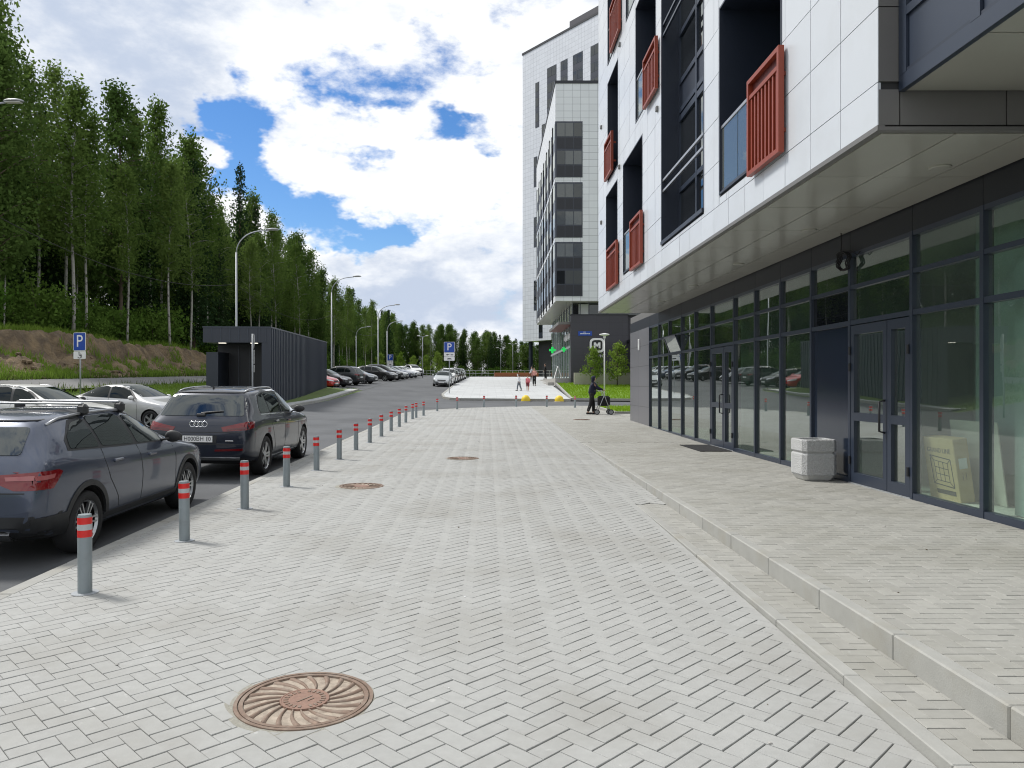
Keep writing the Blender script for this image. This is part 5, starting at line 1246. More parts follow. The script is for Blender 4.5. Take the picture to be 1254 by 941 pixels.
# ---- the slate SUV in front of it
Q = dict(L=4.66, W=1.89, wheels=(-1.36, 1.46), wr=.365, arch=.405, ww=.24, rim=(5, True, .10), rim_mats=['rim_silver', 'rim_black'],
  xs=[-2.33, -2.30, -2.22, -2.08, -1.92, -1.78, -1.62, -1.35, -1.0, -.6, -.2, .15, .45, .75, 1.0, 1.2, 1.45, 1.7, 1.95, 2.12, 2.22, 2.29, 2.33],
  top=[(-2.33, .80), (-2.30, .98), (-2.22, 1.08), (-2.08, 1.24), (-1.92, 1.44), (-1.78, 1.565), (-1.62, 1.60), (-1.0, 1.635), (-.2, 1.64), (.15, 1.60), (.45, 1.48), (.75, 1.33), (1.0, 1.19), (1.2, 1.11), (1.45, 1.075), (1.95, 1.00), (2.12, .93), (2.22, .84), (2.29, .75), (2.33, .66)],
  belt=[(-2.33, .72), (-2.30, .92), (-2.22, 1.0), (-2.08, 1.07), (-1.6, 1.09), (-.6, 1.06), (.8, 1.02), (1.2, 1.01), (1.95, .93), (2.12, .86), (2.22, .76), (2.33, .58)],
  bot=[(-2.33, .42), (-2.2, .34), (-2.0, .27), (-1.6, .22), (1.7, .22), (2.1, .25), (2.33, .34)],
  plan=[(-2.33, .84), (-2.30, .89), (-2.22, .945), (-2.08, .97), (-1.7, .99), (-1.2, 1), (1.4, 1), (1.8, .985), (2.05, .94), (2.18, .87), (2.26, .77), (2.33, .62)],
  roofw=[(-2.33, .70), (-2.08, .74), (-1.78, .73), (-1.2, .74), (-.3, .745), (.45, .74), (1.0, .80), (1.2, .84), (1.95, .80), (2.33, .5)],
  glassw=[(-2.33, .95), (-2.08, .92), (-1.5, .93), (1.0, .93), (1.2, .95), (2.33, .93)], tuck=[(-2.4, 0), (2.4, 0)], chrome_line=True,
  dlo=[(-1.58, 1.135), (.86, 1.07), (.80, 1.12), (.42, 1.36), (.12, 1.505), (-.25, 1.555), (-1.0, 1.545), (-1.38, 1.48), (-1.60, 1.24)],
  sidewin=[smooth_loop([(-1.55, 1.155), (-1.02, 1.145), (-1.05, 1.515), (-1.34, 1.455), (-1.57, 1.25)], 1), smooth_loop([(-.97, 1.143), (-.16, 1.12), (-.22, 1.525), (-1.0, 1.52)], 1), smooth_loop([(-.08, 1.118), (.78, 1.095), (.70, 1.15), (.38, 1.36), (.08, 1.48), (-.14, 1.52)], 1)],
  rearwin=smooth_loop([(-.63, 1.48), (.63, 1.48), (.74, 1.13), (-.74, 1.13)], 1), wind=smooth_loop([(-.60, 1.55), (.60, 1.55), (.76, 1.18), (-.76, 1.18)], 1),
  tail_b=[('tail_lamp', [(.40, .94), (.83, 1.03), (.83, .89), (.44, .865)], 'lamp_red'), ('lamp_strip', [(.50, .91), (.82, .94), (.82, .91), (.50, .885)], 'lamp_dark'), ('reflector', [(.30, .555), (.78, .575), (.78, .535), (.30, .52)], 'lamp_dark')],
  tail_s=[('tail_lamp', [(-2.27, 1.03), (-2.0, 1.03), (-2.08, .92), (-2.27, .90)], 'lamp_red')],
  head_f=[('headlight', [(.45, .84), (.84, .86), (.82, .75), (.48, .72)], 'headlamp')], head_s=[('headlight', [(1.86, .92), (2.16, .85), (2.2, .76), (1.95, .8)], 'headlamp')],
  extra=[('spoiler', [(-.66, 1.60), (.66, 1.60), (.70, 1.525), (-.70, 1.525)], 'b', 'black_plastic', .014), ('bumper_trim', [(-.72, .42), (.72, .42), (.70, .375), (-.70, .375)], 'b', 'rim_silver', .02), ('bumper_cladding', [(-.80, .40), (.80, .40), (.70, .30), (-.70, .30)], 'b', 'black_plastic', .008),
         ('grille', [(-.55, .86), (.55, .86), (.48, .5), (-.48, .5)], 'f', 'black_plastic', .008), ('tailgate_seam', strip_poly([(-.86, .85), (.86, .85)], .012), 'b', 'black_plastic', .003), ('tailgate_seam', strip_poly([(-.78, .64), (.78, .64)], .012), 'b', 'black_plastic', .003),
         ('sill_trim', [(-.95, .32), (1.02, .32), (1.0, .26), (-.93, .26)], 's', 'rim_silver', .014), ('plate_recess', [(-.34, .80), (.34, .80), (.32, .66), (-.32, .66)], 'b', 'black_plastic', .004)],
  seams=[[(-1.0, 1.13), (-1.04, .98), (-.92, .74), (-.80, .5), (-.80, .36)], [(-.12, 1.1), (-.1, .7), (-.12, .36)], [(.92, 1.06), (.96, .8), (.94, .6), (.94, .36)], [(1.0, 1.03), (1.4, 1.02), (1.9, .97)]],
  handles=[(-.72, .97), (.16, .945)], mirror=(.74, 1.07), mirror_mat='black_plastic', plate_b=(-2.335, .735), plate_f=(2.34, .5), plate='Н000ВН 10', rails=[(-1.65, .10, .60, .02, .016, 'steel')], antenna=-1.5)
# ---- a saloon, a hatchback/SUV for the rows behind
D_ = dict(L=4.5, W=1.75, wheels=(-1.28, 1.36), wr=.315, arch=.35, ww=.2, rim=(5, False, .2),
  xs=[-2.25, -2.21, -2.1, -1.9, -1.65, -1.4, -1.15, -.85, -.5, -.1, .2, .5, .8, 1.05, 1.3, 1.6, 1.85, 2.02, 2.14, 2.21, 2.25],
  top=[(-2.25, .72), (-2.21, .92), (-2.1, 1.0), (-1.65, 1.05), (-1.4, 1.15), (-1.15, 1.28), (-.85, 1.40), (-.5, 1.455), (-.1, 1.465), (.2, 1.43), (.5, 1.31), (.8, 1.16), (1.05, 1.02), (1.3, .96), (1.85, .86), (2.02, .79), (2.14, .71), (2.25, .56)],
  belt=[(-2.25, .64), (-2.21, .84), (-2.1, .93), (-1.65, .975), (-1.15, .98), (.8, .92), (1.05, .90), (1.85, .80), (2.02, .72), (2.25, .48)],
  bot=[(-2.25, .40), (-2.1, .30), (-1.8, .2), (1.7, .18), (2.05, .2), (2.25, .28)],
  plan=[(-2.25, .78), (-2.21, .86), (-2.1, .93), (-1.9, .96), (-1.3, 1), (1.2, 1), (1.6, .985), (1.85, .95), (2.02, .89), (2.14, .80), (2.25, .6)],
  roofw=[(-2.25, .6), (-1.65, .72), (-1.15, .66), (-.5, .67), (.2, .68), (.8, .74), (1.05, .8), (2.25, .45)], glassw=[(-2.25, .93), (2.25, .93)], tuck=[(-2.4, 0), (2.4, 0)],
  dlo=[(-1.42, 1.03), (.84, .965), (.46, 1.25), (.14, 1.365), (-.5, 1.40), (-.86, 1.345), (-1.2, 1.2)],
  sidewin=[smooth_loop([(-1.34, 1.045), (-.30, 1.01), (-.34, 1.365), (-.52, 1.375), (-.84, 1.325), (-1.16, 1.185)], 1), smooth_loop([(-.22, 1.008), (.72, .985), (.42, 1.24), (.12, 1.34), (-.27, 1.365)], 1)],
  rearwin=smooth_loop([(-.50, 1.37), (.50, 1.37), (.60, 1.11), (-.60, 1.11)], 1), wind=smooth_loop([(-.52, 1.40), (.52, 1.40), (.66, 1.05), (-.66, 1.05)], 1),
  tail_b=[('tail_lamp', [(.45, .92), (.745, .93), (.745, .78), (.50, .78)], 'lamp_red')], tail_s=[('tail_lamp', [(-2.18, .93), (-1.95, .93), (-2.0, .8), (-2.18, .78)], 'lamp_red')],
  head_f=[('headlight', [(.38, .70), (.82, .78), (.80, .66), (.45, .6)], 'headlamp')], head_s=[('headlight', [(1.66, .84), (2.02, .73), (2.08, .64), (1.8, .68)], 'headlamp')],
  extra=[('grille', [(-.40, .66), (.40, .66), (.36, .56), (-.36, .56)], 'f', 'black_plastic', .008), ('lower_grille', [(-.55, .42), (.55, .42), (.5, .3), (-.5, .3)], 'f', 'black_plastic', .008)],
  seams=[[(-1.05, 1.0), (-1.0, .8), (-.85, .6), (-.8, .3)], [(-.25, 1.0), (-.2, .7), (-.22, .3)], [(.82, .95), (.88, .7), (.86, .3)]],
  handles=[(-.82, .88), (.05, .86)], mirror=(.68, .95), mirror_mat='paint_white', plate_b=(-2.25, .78), plate_f=(2.255, .44))
U = dict(Q); U.update(chrome_line=False, L=4.3, W=1.8, xs=[x*.93 for x in Q['xs']], plate=None, trim='black_plastic', rim=(5, False, .2), rails=[(-1.5, .1, .56, .04, .015, 'black_plastic')], clad=.05)
for k in ('top', 'belt', 'bot', 'plan', 'roofw', 'glassw'): U[k] = [(x*.93, v) for x, v in Q[k]]
sc_ = lambda ps: [(u*.93, v) for u, v in ps]
U.update(dlo=sc_(Q['dlo']), sidewin=[sc_(w) for w in Q['sidewin']], wheels=(-1.28, 1.36), wr=.335, arch=.375, extra=[('grille', [(-.5, .82), (.5, .82), (.45, .6), (-.45, .6)], 'f', 'black_plastic', .008), ('lower_bumper', [(-.7, .5), (.7, .5), (.6, .34), (-.6, .34)], 'f', 'black_plastic', .008), ('rear_bumper', [(-.8, .5), (.8, .5), (.7, .34), (-.7, .34)], 'b', 'black_plastic', .008)],
  tail_s=[(n_, sc_(p_), m_) for n_, p_, m_ in Q['tail_s']], head_s=[(n_, sc_(p_), m_) for n_, p_, m_ in Q['head_s']], seams=[sc_(s_) for s_ in Q['seams']], handles=[(-.68, .97), (.15, .945)], mirror=(.69, 1.07), plate_b=(-2.17, .735), plate_f=(2.175, .5), antenna=None)
Hb = dict(E); Hb.update(clad=None, rails=[], rim=(5, False, .2), rim_mats=['rim_silver', 'rim_black'], extra=[e for e in E['extra'] if e[0] in ('grille', 'spoiler', 'tailgate_seam')], arch=.36)

def settle(root, x, y, rz, zf):
    """stand a car on the sloping road: sample the ground under its axles"""
    c, s = math.cos(rz), math.sin(rz); zF, zB = zf(x+c*1.3, y+s*1.3), zf(x-c*1.3, y-s*1.3); zL, zR = zf(x-s*.75, y+c*.75), zf(x+s*.75, y-c*.75)
    root.location = (x, y, (zF+zB)/2); root.rotation_euler = Euler((math.atan2(zL-zR, 1.5), -math.atan2(zF-zB, 2.6), rz), 'XYZ')
    q = Matrix.Rotation(rz, 3, 'Z') @ Matrix.Rotation(-math.atan2(zF-zB, 2.6), 3, 'Y') @ Matrix.Rotation(math.atan2(zL-zR, 1.5), 3, 'X')
    root.rotation_euler = q.to_euler('XYZ')
# ================================================================== parked cars
c1, bv = make_car('parked_car', E, 'paint_grey', 2); settle(c1, -5.05, 9.28, math.pi/2, Hroad)
tag(c1, 'grey estate car with black wheel-arch cladding and roof bars, nearest the viewer', 'car')
for x in (-.95, -.12):
    z = bv.ray_cast(Vector((x, .585, 4)), Vector((0, 0, -1)))[0].z
    MB().cbox(x-.028, x+.028, -.60, .60, z+.115, z+.14, .008).build('roof_bar', 'steel', c1)
    for s in (1, -1): MB().cbox(x-.05, x+.05, s*.60-.055, s*.60+.055, z+.0, z+.125, .03).build('roof_bar_foot', 'black_plastic', c1)
c2, bv = make_car('parked_car', Q, 'paint_slate', 2); settle(c2, -5.06, 15.55, math.pi/2, Hroad)
tag(c2, 'dark slate blue SUV with chrome window trim parked ahead of the estate', 'car')
def on_back(bv, y, z, o=.006): h = bv.ray_cast(Vector((-4, y, z)), Vector((1, 0, 0))); return h[0]+h[1]*o, h[1]
for k in range(4):                                       # four interlocked rings
    y = .105-.07*k; p, n = on_back(bv, y, .985, .012); bmr = MB(); N = 20
    pts = [p + Vector((0, math.cos(t)*.048, 0)) + Vector((.0, 0, 1))*math.sin(t)*.048 for t in np.linspace(0, math.tau, N+1)]
    bmr.tube(pts, .0075, 6, False); bmr.build('ring_badge', 'chrome', c2, smooth=True)
p, n = on_back(bv, -.55, .70, .004); MB().cbox(p.x-.01, p.x+.004, -.62, -.48, .69, .715, .003).build('badge', 'chrome', c2)
pts = [on_back(bv, y, z, .02)[0] for y, z in ((.0, 1.16), (-.18, 1.185), (-.38, 1.20))]; MB().tube(pts, [.02, .014, .008], 6).build('wiper', 'black_plastic', c2); p, n = on_back(bv, 0, 1.15, .01); MB().cbox(p.x-.03, p.x+.02, -.08, .08, 1.12, 1.17, .012).build('wiper_motor', 'black_plastic', c2)
# saloon and estate parked nose-out on the left
c3, bvd = make_car('parked_car', D_, 'paint_champagne', 2)
settle(c3, -12.0, 25.6, rad(-14), H); tag(c3, 'white saloon parked nose-out on the left behind the SUV', 'car')
c4, bvh_ = make_car('parked_car', dict(Hb, rails=[(-1.62, .05, .585, .03, .016, 'steel')]), 'paint_white', 1)
settle(c4, -12.6, 21.3, rad(-10), H); tag(c4, 'white estate with roof rails half hidden behind the grey estate', 'car')
cu, _ = make_car('parked_car', U, 'paint_darkgrey', 1)
def recolour(root, pn, old):
    for ch in root.children:
        if ch.name.split('.')[0] in ('body', 'door_handle', 'wing_mirror') and ch.type == 'MESH' and len(ch.material_slots):
            s = ch.material_slots[0]
            if s.material and s.material.name.startswith('paint'): s.link = 'OBJECT'; s.material = M_[pn]
used = set()
def park(proto, x, y, rz, pn, label, group, zf=H):
    if id(proto) in used: c = copy_tree(proto)
    else: c = proto; used.add(id(proto))
    recolour(c, pn, None); settle(c, x, y, rz, zf); tag(c, label, 'car', group); return c
c3b = copy_tree(c3); c3b['label'] = ''; c4b = copy_tree(c4)
g = 'cars parked nose-out beyond the pavilion'
ROW = [(c3b, 58.6, 'paint_red', 'red saloon peeping out past the pavilion corner', 0), (c3b, 61.8, 'paint_black', 'black saloon parked next to the red one', 0), (cu, 65.2, 'paint_darkgrey', 'dark grey off-roader parked tail-out past the black saloon', 1), (c3b, 69.2, 'paint_darkgrey', 'dark grey saloon between the off-roader and the black estate', 0),
       (c4b, 76.5, 'paint_black', 'black estate in the middle of the left parking row', 0), (cu, 81, 'paint_black', 'black off-roader towards the far end of the left parking row', 0), (c3b, 85.5, 'paint_silver', 'silver saloon near the far end of the left parking row', 0), (c4b, 90, 'paint_blue', 'dark blue estate near the far end of the left parking row', 0), (c3b, 94.5, 'paint_silver', 'silver saloon last but one in the left parking row', 0), (c3b, 99, 'paint_white', 'white saloon last in the left parking row', 0)]
for p, y, pn, lab, rev in ROW: park(p, float(np.interp(y, [58.6, 69.2, 76.5, 100], [-13.75, -12.3, -11.3, -11.0])), y, rad(-12)+(math.pi if rev else 0)+random.gauss(0, .03), pn, lab, g)
g = 'cars parked along the paved square'
def HS(x, y): return Hroad(x, y)
for k, (p, y, pn, lab) in enumerate([(c3b, 72.5, 'paint_silver', 'silver saloon facing us at the head of the row along the square'), (cu, 79.5, 'paint_white', 'white off-roader second in the row along the square'), (c4b, 85.5, 'paint_black', 'black estate third in the row along the square'), (cu, 91.5, 'paint_black', 'black off-roader fourth in the row along the square'), (c3b, 98, 'paint_darkgrey', 'dark saloon fifth in the row along the square'), (c4b, 105, 'paint_silver', 'silver estate last in the row along the square')]):
    park(p, -4.25+k*.05, y, rad(-92), pn, lab, g, HS)
cv = park(cu, -11.0, 112, rad(-60), 'paint_white', 'white off-roader crossing the far end of the parking', None)
# ================================================================== street furniture
BOL = [(-3.21, 6.05), (-3.18, 7.96), (-3.16, 9.87), (-3.14, 11.84), (-3.13, 13.87), (-3.07, 15.68), (-3.07, 17.68), (-3.05, 19.6), (-3.03, 21.6), (-3.02, 23.7), (-3.0, 25.7), (-3.03, 28.0), (-3.0, 30.2), (-2.95, 31.2), (-2.78, 32.8), (-2.47, 37), (-1.58, 39), (-.22, 41.5), (1.57, 42.2), (3.25, 42.0), (4.7, 41)]
def bollard(r=.0535, h=.625):
    root = empty('bollard'); n = 20
    MB().lathe([(r, 0), (r, h*.97), (r*.9, h), (.002, h+.004)], n).build('post', 'bollard_grey', root, smooth=False); autosmooth(root.children[0], 30)
    for a, b, m_ in ((.448, .504, 'bollard_red'), (.504, .550, 'bollard_white'), (.550, h*.965, 'bollard_red')):
        a2 = a if m_ != 'bollard_red' or a > .52 else a; MB().lathe([(r+.0015, a), (r+.0015, b)], n, None, False, False).build('band', m_, root, smooth=True)
    MB().lathe([(r*1.9, 0), (r*1.9, .004), (r*1.02, .006)], 16).build('base_ring', 'galv', root)
    return root
near = {0: 'grey bollard with red bands nearest the viewer', 1: 'second grey red-banded bollard along the kerb, beside the estate car', 2: 'third grey red-banded bollard along the kerb, behind the estate front wheel', 3: 'fourth grey red-banded bollard along the kerb, beside the SUV rear wheel', 4: 'fifth grey red-banded bollard along the kerb, by the SUV front wheel'}
nth = ['sixth', 'seventh', 'eighth', 'ninth', 'tenth', 'eleventh', 'twelfth', 'thirteenth', 'fourteenth', 'fifteenth', 'sixteenth', 'seventeenth', 'eighteenth', 'nineteenth', 'twentieth', 'twenty-first']
b0 = bollard()
for i, (x, y) in enumerate(BOL):
    b = b0 if i == 0 else copy_tree(b0); b.location = (x, y, zp(y)); b.rotation_euler = (random.gauss(0, .008), random.gauss(0, .008), random.uniform(0, 6))
    tag(b, near.get(i, (nth[i-5] if i-5 < len(nth) else '')+' grey red-banded bollard counted along the kerb from the viewer'), 'bollard', 'bollards along the plaza kerb')
# ---- manhole covers
def manhole(x, y, R, rot, label, detailed):
    root = empty('manhole_cover', (x, y, zp(y)), 0); root.rotation_euler = (.0127, 0, rot); n = 64
    m = MB(); q = [(R*1.14+.012*math.sin(3*t+1), t) for t in np.linspace(0, math.tau, 48, endpoint=False)]
    m.add([(r*math.cos(t), r*math.sin(t), -.0025) for r, t in q]+[(R*math.cos(t), R*math.sin(t), -.001) for r, t in q], [(i, (i+1) % 48, 48+(i+1) % 48, 48+i) for i in range(48)]); m.build('mortar_bed', 'mortar', root)
    MB().lathe([(R, -.008), (R*.995, .005), (R*.945, .005), (R*.94, -.006)], n, None, False, False).build('frame', 'rust_iron', root)
    MB().lathe([(R*.945, -.0065), (.001, -.0055)], n, None, False, False).build('dished_plate', 'rust_pan', root)
    MB().lathe([(R*.93, -.007), (R*.925, .004), (R*.865, .004), (R*.86, -.007)], n, None, False, False).build('lid_rim', 'rust_iron', root)
    hub = MB().lathe([(R*.36, -.007), (R*.355, .004), (R*.335, .004), (R*.33, .002), (.001, .002)], 40, None, False, False).build('hub', 'rust_lid', root)
    nr = 20
    for k in range(nr):
        a = k*math.tau/nr; pts = []
        for f in np.linspace(.35, .85, 7): pts.append((R*f*math.cos(a+(f-.35)*.75), R*f*math.sin(a+(f-.35)*.75), -.006))
        m = MB()
        for i, p in enumerate(pts):
            f = i/6; w = (.012+.040*f)*R; t = Vector((-math.sin(a+(f*.5)*.75), math.cos(a+(f*.5)*.75), 0))
            m.v += [tuple(Vector(p)-t*w), tuple(Vector(p)-t*w*.5+Vector((0, 0, .009))), tuple(Vector(p)+t*w*.5+Vector((0, 0, .009))), tuple(Vector(p)+t*w)]
        for i in range(6):
            for j in range(3): m.f.append((i*4+j, i*4+j+1, (i+1)*4+j+1, (i+1)*4+j)); m.mi.append(0)
        m.build('rib', 'rust_iron', root, smooth=True)
    if detailed:
        for k in range(22):
            a = k*math.tau/22
            if k in (5, 16): continue
            MB().box(-.007, .007, -.012, .012, .002, .005).build('letter', 'rust_iron', hub, rot=(0, 0, a-math.pi/2), loc=(R*.27*math.cos(a), R*.27*math.sin(a), 0))
        MB().box(-.05, .05, -.004, .004, .002, .005).build('letter', 'rust_iron', hub, rot=(0, 0, .5)); MB().box(-.02, .02, -.003, .003, .002, .005).build('letter', 'rust_iron', hub, rot=(0, 0, .5), loc=(.03, -.02, 0))
    return tag(root, label, 'manhole cover', 'manhole covers')
MH = manholes()
manhole(*MH[0][:2], .365, .4, 'large rusty manhole cover with swirling ribs in the foreground', True)
manhole(*MH[1][:2], .345, 1.0, 'rusty manhole cover in the middle distance nearer the bollards', False); manhole(*MH[2][:2], .335, 2.0, 'farther rusty manhole cover near the middle of the plaza', False)
mh = tag(empty('manhole_cover', (3.68, 29.8, zside(29.8)+.004)), 'small distant manhole cover near the person with the walker', 'manhole cover', 'manhole covers'); MB().lathe([(.33, 0), (.32, .01), (.28, .01), (.275, .004), (.001, .006)], 32).build('frame', 'rust_iron', mh)
for k in range(12):
    a = k*math.tau/12; MB().bar((.09*math.cos(a), .09*math.sin(a), .01), (.26*math.cos(a+.4), .26*math.sin(a+.4), .01), .02, .012).build('rib', 'rust_iron', mh)
# ---- concrete litter bin, door mat, cable, box behind the glass
lb = tag(empty('litter_bin', (5.12, 11.95, 0)), 'pale rough concrete litter bin standing by the shop door', 'litter bin')
lb.scale = (.80, .80, 1.0)
def octa(w, c): return [(w, c), (c, w), (-c, w), (-w, c), (-w, -c), (-c, -w), (c, -w), (w, -c)][::-1]
def oct_loft(levels):
    m = MB()
    for i, (w, c, z) in enumerate(levels): m.v += [(x, y, z) for x, y in octa(w, c)][::-1]
    for i in range(len(levels)-1):
        for j in range(8): m.f.append((i*8+j, i*8+(j+1) % 8, (i+1)*8+(j+1) % 8, (i+1)*8+j)); m.mi.append(0)
    m.f.append(tuple(range(8))[::-1]); m.f.append(tuple(range((len(levels)-1)*8, len(levels)*8))); m.mi += [0, 0]; return m
oct_loft([(.25, .19, .0), (.275, .21, .02), (.315, .245, .075)]).build('foot', 'smooth_concrete', lb); oct_loft([(.315, .245, .075), (.335, .26, .10), (.335, .26, .40), (.318, .25, .425)]).build('body', 'rough_concrete', lb)
oct_loft([(.30, .235, .425), (.30, .235, .445)]).build('groove', 'smooth_concrete', lb)
rim = oct_loft([(.318, .25, .445), (.335, .26, .465), (.335, .26, .62), (.32, .25, .64)]); rim.f.pop(); rim.mi.pop(); w0 = len(rim.v)
rim.v += [(x, y, .64) for x, y in octa(.265, .21)][::-1] + [(x, y, .48) for x, y in octa(.25, .20)][::-1]
for j in range(8): rim.f += [(24+j, 24+(j+1) % 8, w0+(j+1) % 8, w0+j), (w0+j, w0+(j+1) % 8, w0+8+(j+1) % 8, w0+8+j)]; rim.mi += [0, 0]
rim.f.append(tuple(range(w0+8, w0+16))); rim.mi.append(0); rim.build('rim', 'rough_concrete', lb)
m = MB().cbox(4.72, 5.44, 16.9, 18.7, .004, .018, .005); tag(m.build('door_mat', 'mat_black'), 'black rubber mat in front of the farther shop door', 'mat')
cc_ = tag(empty('cable_coil', (5.40, 11.62, 3.38)), 'coiled black cable hanging from the soffit above the nearer door', 'cable')
m = MB(); pts = [(.02*math.sin(5*t)+.004*t, .17*math.cos(t), .15*math.sin(t)+.006*math.sin(3*t)) for t in np.linspace(0, math.tau*3.2, 70)]; m.tube(pts, .011, 6); m.build('coil', 'black_rubber', cc_, smooth=True)
MB().tube([(0, 0, .15), (.02, .02, .3), (.0, 0, .46)], .009, 6).build('lead', 'black_rubber', cc_, smooth=True); MB().tube([(0, -.1, .13), (.03, -.25, .12), (.05, -.42, .02), (.05, -.5, .06)], .008, 6).build('tail', 'black_rubber', cc_, smooth=True)
bx = tag(empty('cardboard_box', (5.86, 9.58, .045)), 'tall flat cardboard box leaning behind the shop window', 'box'); bx.rotation_euler = (0, rad(-8), 0)
MB().cbox(-.09, .09, -.32, .32, 0, .79, .006).build('carton', 'cardboard', bx)
FL = Matrix.Rotation(rad(-90), 4, 'Z') @ Matrix.Rotation(rad(90), 4, 'X')     # text reading towards -x
text('lettering', 'GRAND LINE', .085, 'ink', bx, Matrix.Translation((-.092, 0, .63)) @ FL, 1.0, .0008)
def line(a, b, w=.008): MB().bar((-.0925, *a), (-.0925, *b), .002, w, up=(0, -(b[1]-a[1]), b[0]-a[0])).build('printed_line', 'ink', bx)
fr_ = [(.20, .56), (-.22, .53), (-.24, .18), (.18, .20)]
for i in range(4): line(fr_[i], fr_[(i+1) % 4], .012)
f2 = [(.13, .50), (-.15, .48), (-.16, .24), (.11, .25)]
for i in range(4): line(f2[i], f2[(i+1) % 4])
for t in (.33, .66):
    a = lambda P, Q_: (P[0]+(Q_[0]-P[0])*t, P[1]+(Q_[1]-P[1])*t)
    line(a(f2[0], f2[1]), a(f2[3], f2[2])); line(a(f2[0], f2[3]), a(f2[1], f2[2]))
for i in range(4): line(fr_[i], f2[i])
MB().box(-.0928, -.0905, -.25, .14, .08, .135).build('printed_bar', 'ink', bx)
MB().box(-.05, .05, -.3225, -.3205, .42, .55).build('label_sticker', 'sign_white', bx)
for y in (-.02, .02): MB().bar((y, -.321, .28), (y, -.321, .37), .008, .002).build('printed_arrow', 'ink', bx)
pb = MB().cbox(-.008, .008, -.46, .46, 0, 1.0, .002).build('plasterboard_sheet', 'plasterboard', None, loc=(6.12, 9.40, .045)); pb.rotation_euler = (0, rad(-7), 0); tag(pb, 'pale plasterboard sheet leaning behind the cardboard box', 'board')
# ---- street lamps
def lamp(x, y, top, reach, r, label, z=None, base=None):
    z0 = H(x, y)-.05 if base is None else base; root = tag(empty('street_lamp', (x, y, z0)), label, 'street lamp', 'street lamps along the wood'); h = CAM_Z+top-z0; s = h-1.5
    MB().tube([(0, 0, 0), (0, 0, 1.2), (0, 0, 1.25), (0, 0, s)], [r*1.35, r*1.35, r, r*.75], 10).build('pole', 'galv', root, smooth=True)
    pts = [(reach*(1-math.cos(t)), 0, s+1.35*math.sin(t)) for t in np.linspace(0, math.pi/2*.92, 9)]; pts.append((reach*1.25, 0, s+1.40)); MB().tube(pts, r*.5, 8).build('arm', 'galv', root, smooth=True)
    bm = bmesh.new(); bmesh.ops.create_uvsphere(bm, u_segments=12, v_segments=8, radius=1)
    for v in bm.verts: v.co = (reach*1.25+.30+v.co.x*.38, v.co.y*.15, s+1.44+(v.co.z*.10 if v.co.z > 0 else v.co.z*.03))
    MB().bm(bm).build('lamp_head', 'sign_back', root, smooth=True); MB().box(reach*1.25+.02, reach*1.25+.56, -.09, .09, s+1.395, s+1.412).build('lamp_lens', 'lamp_disc', root); return root, z0+s
LAMPS = [(-18.6, 27.0, 10.15, 1.15, .07, 'street lamp whose head reaches into the picture at the left edge'), (-15.9, 48, 9.9, 1.6, .075, 'grey curved street lamp rising behind the pavilion'), (-14.0, 68, 9.8, 1.6, .07, 'grey curved street lamp beyond the pavilion end'), (-13.3, 92, 9.8, 1.6, .085, 'tall curved street lamp over the middle of the parking row'), (-15.0, 113, 9.6, 1.4, .08, 'curved street lamp behind the far parking sign'), (-21, 121, 9.4, 1.4, .08, 'curved street lamp close to the trees beyond the pavilion')]
tops = []
for a in LAMPS: r, zt_ = lamp(*a); tops.append((a[0], a[1], zt_-2.0))
def pedlamp(x, y, h, label, kind, z0=None):
    z0 = H(x, y) if z0 is None else z0; root = tag(empty('park_lamp', (x, y, z0)), label, 'lamp post'); MB().tube([(0, 0, 0), (0, 0, h)], [.05, .035], 8).build('pole', 'white_paint' if kind == 'disc' else 'galv', root, smooth=True)
    if kind == 'disc': MB().lathe([(.08, h-.28), (.10, h-.12), (.33, h-.06), (.33, h+.0), (.05, h+.06)], 20).build('lamp_head', 'sign_white', root, smooth=False)
    else:
        for s in (1, -1): MB().bar((0, 0, h), (s*.55, 0, h+.12), .05, .05).build('arm', 'galv', root); MB().cbox(s*.55-.2, s*.55+.2, -.1, .1, h+.10, h+.18, .03).build('lamp_head', 'white_paint', root)
pedlamp(7.7, 50.2, 4.76-zlawn(50), 'slim white lamp post with disc head on the lawn', 'disc', zlawn(50)+.1)
pedlamp(-8.6, 100, 5.4, 'twin-headed lamp post at the far end of the road', 'twin'); pedlamp(2.2, 130, 5.0, 'thin twin lamp post left of two far ahead beyond the square', 'twin'); pedlamp(4.2, 128, 5.6, 'thin twin lamp post right of two far ahead near the tower', 'twin')
def cable(a, b, sag, label):
    a, b = Vector(a), Vector(b); pts = [a.lerp(b, t)-Vector((0, 0, sag*4*t*(1-t))) for t in np.linspace(0, 1, 20)]; tag(MB().tube(pts, .014, 5).build('overhead_cable', 'black_rubber', smooth=True), label, 'cable', 'overhead cables')
cable(tops[0], tops[1], 1.1, 'sagging overhead cable left of the lamp behind the pavilion'); cable(tops[1], tops[2], 1.2, 'sagging overhead cable between the pavilion lamp and the next'); cable(tops[2], tops[3], .9, 'sagging overhead cable over the parking row')
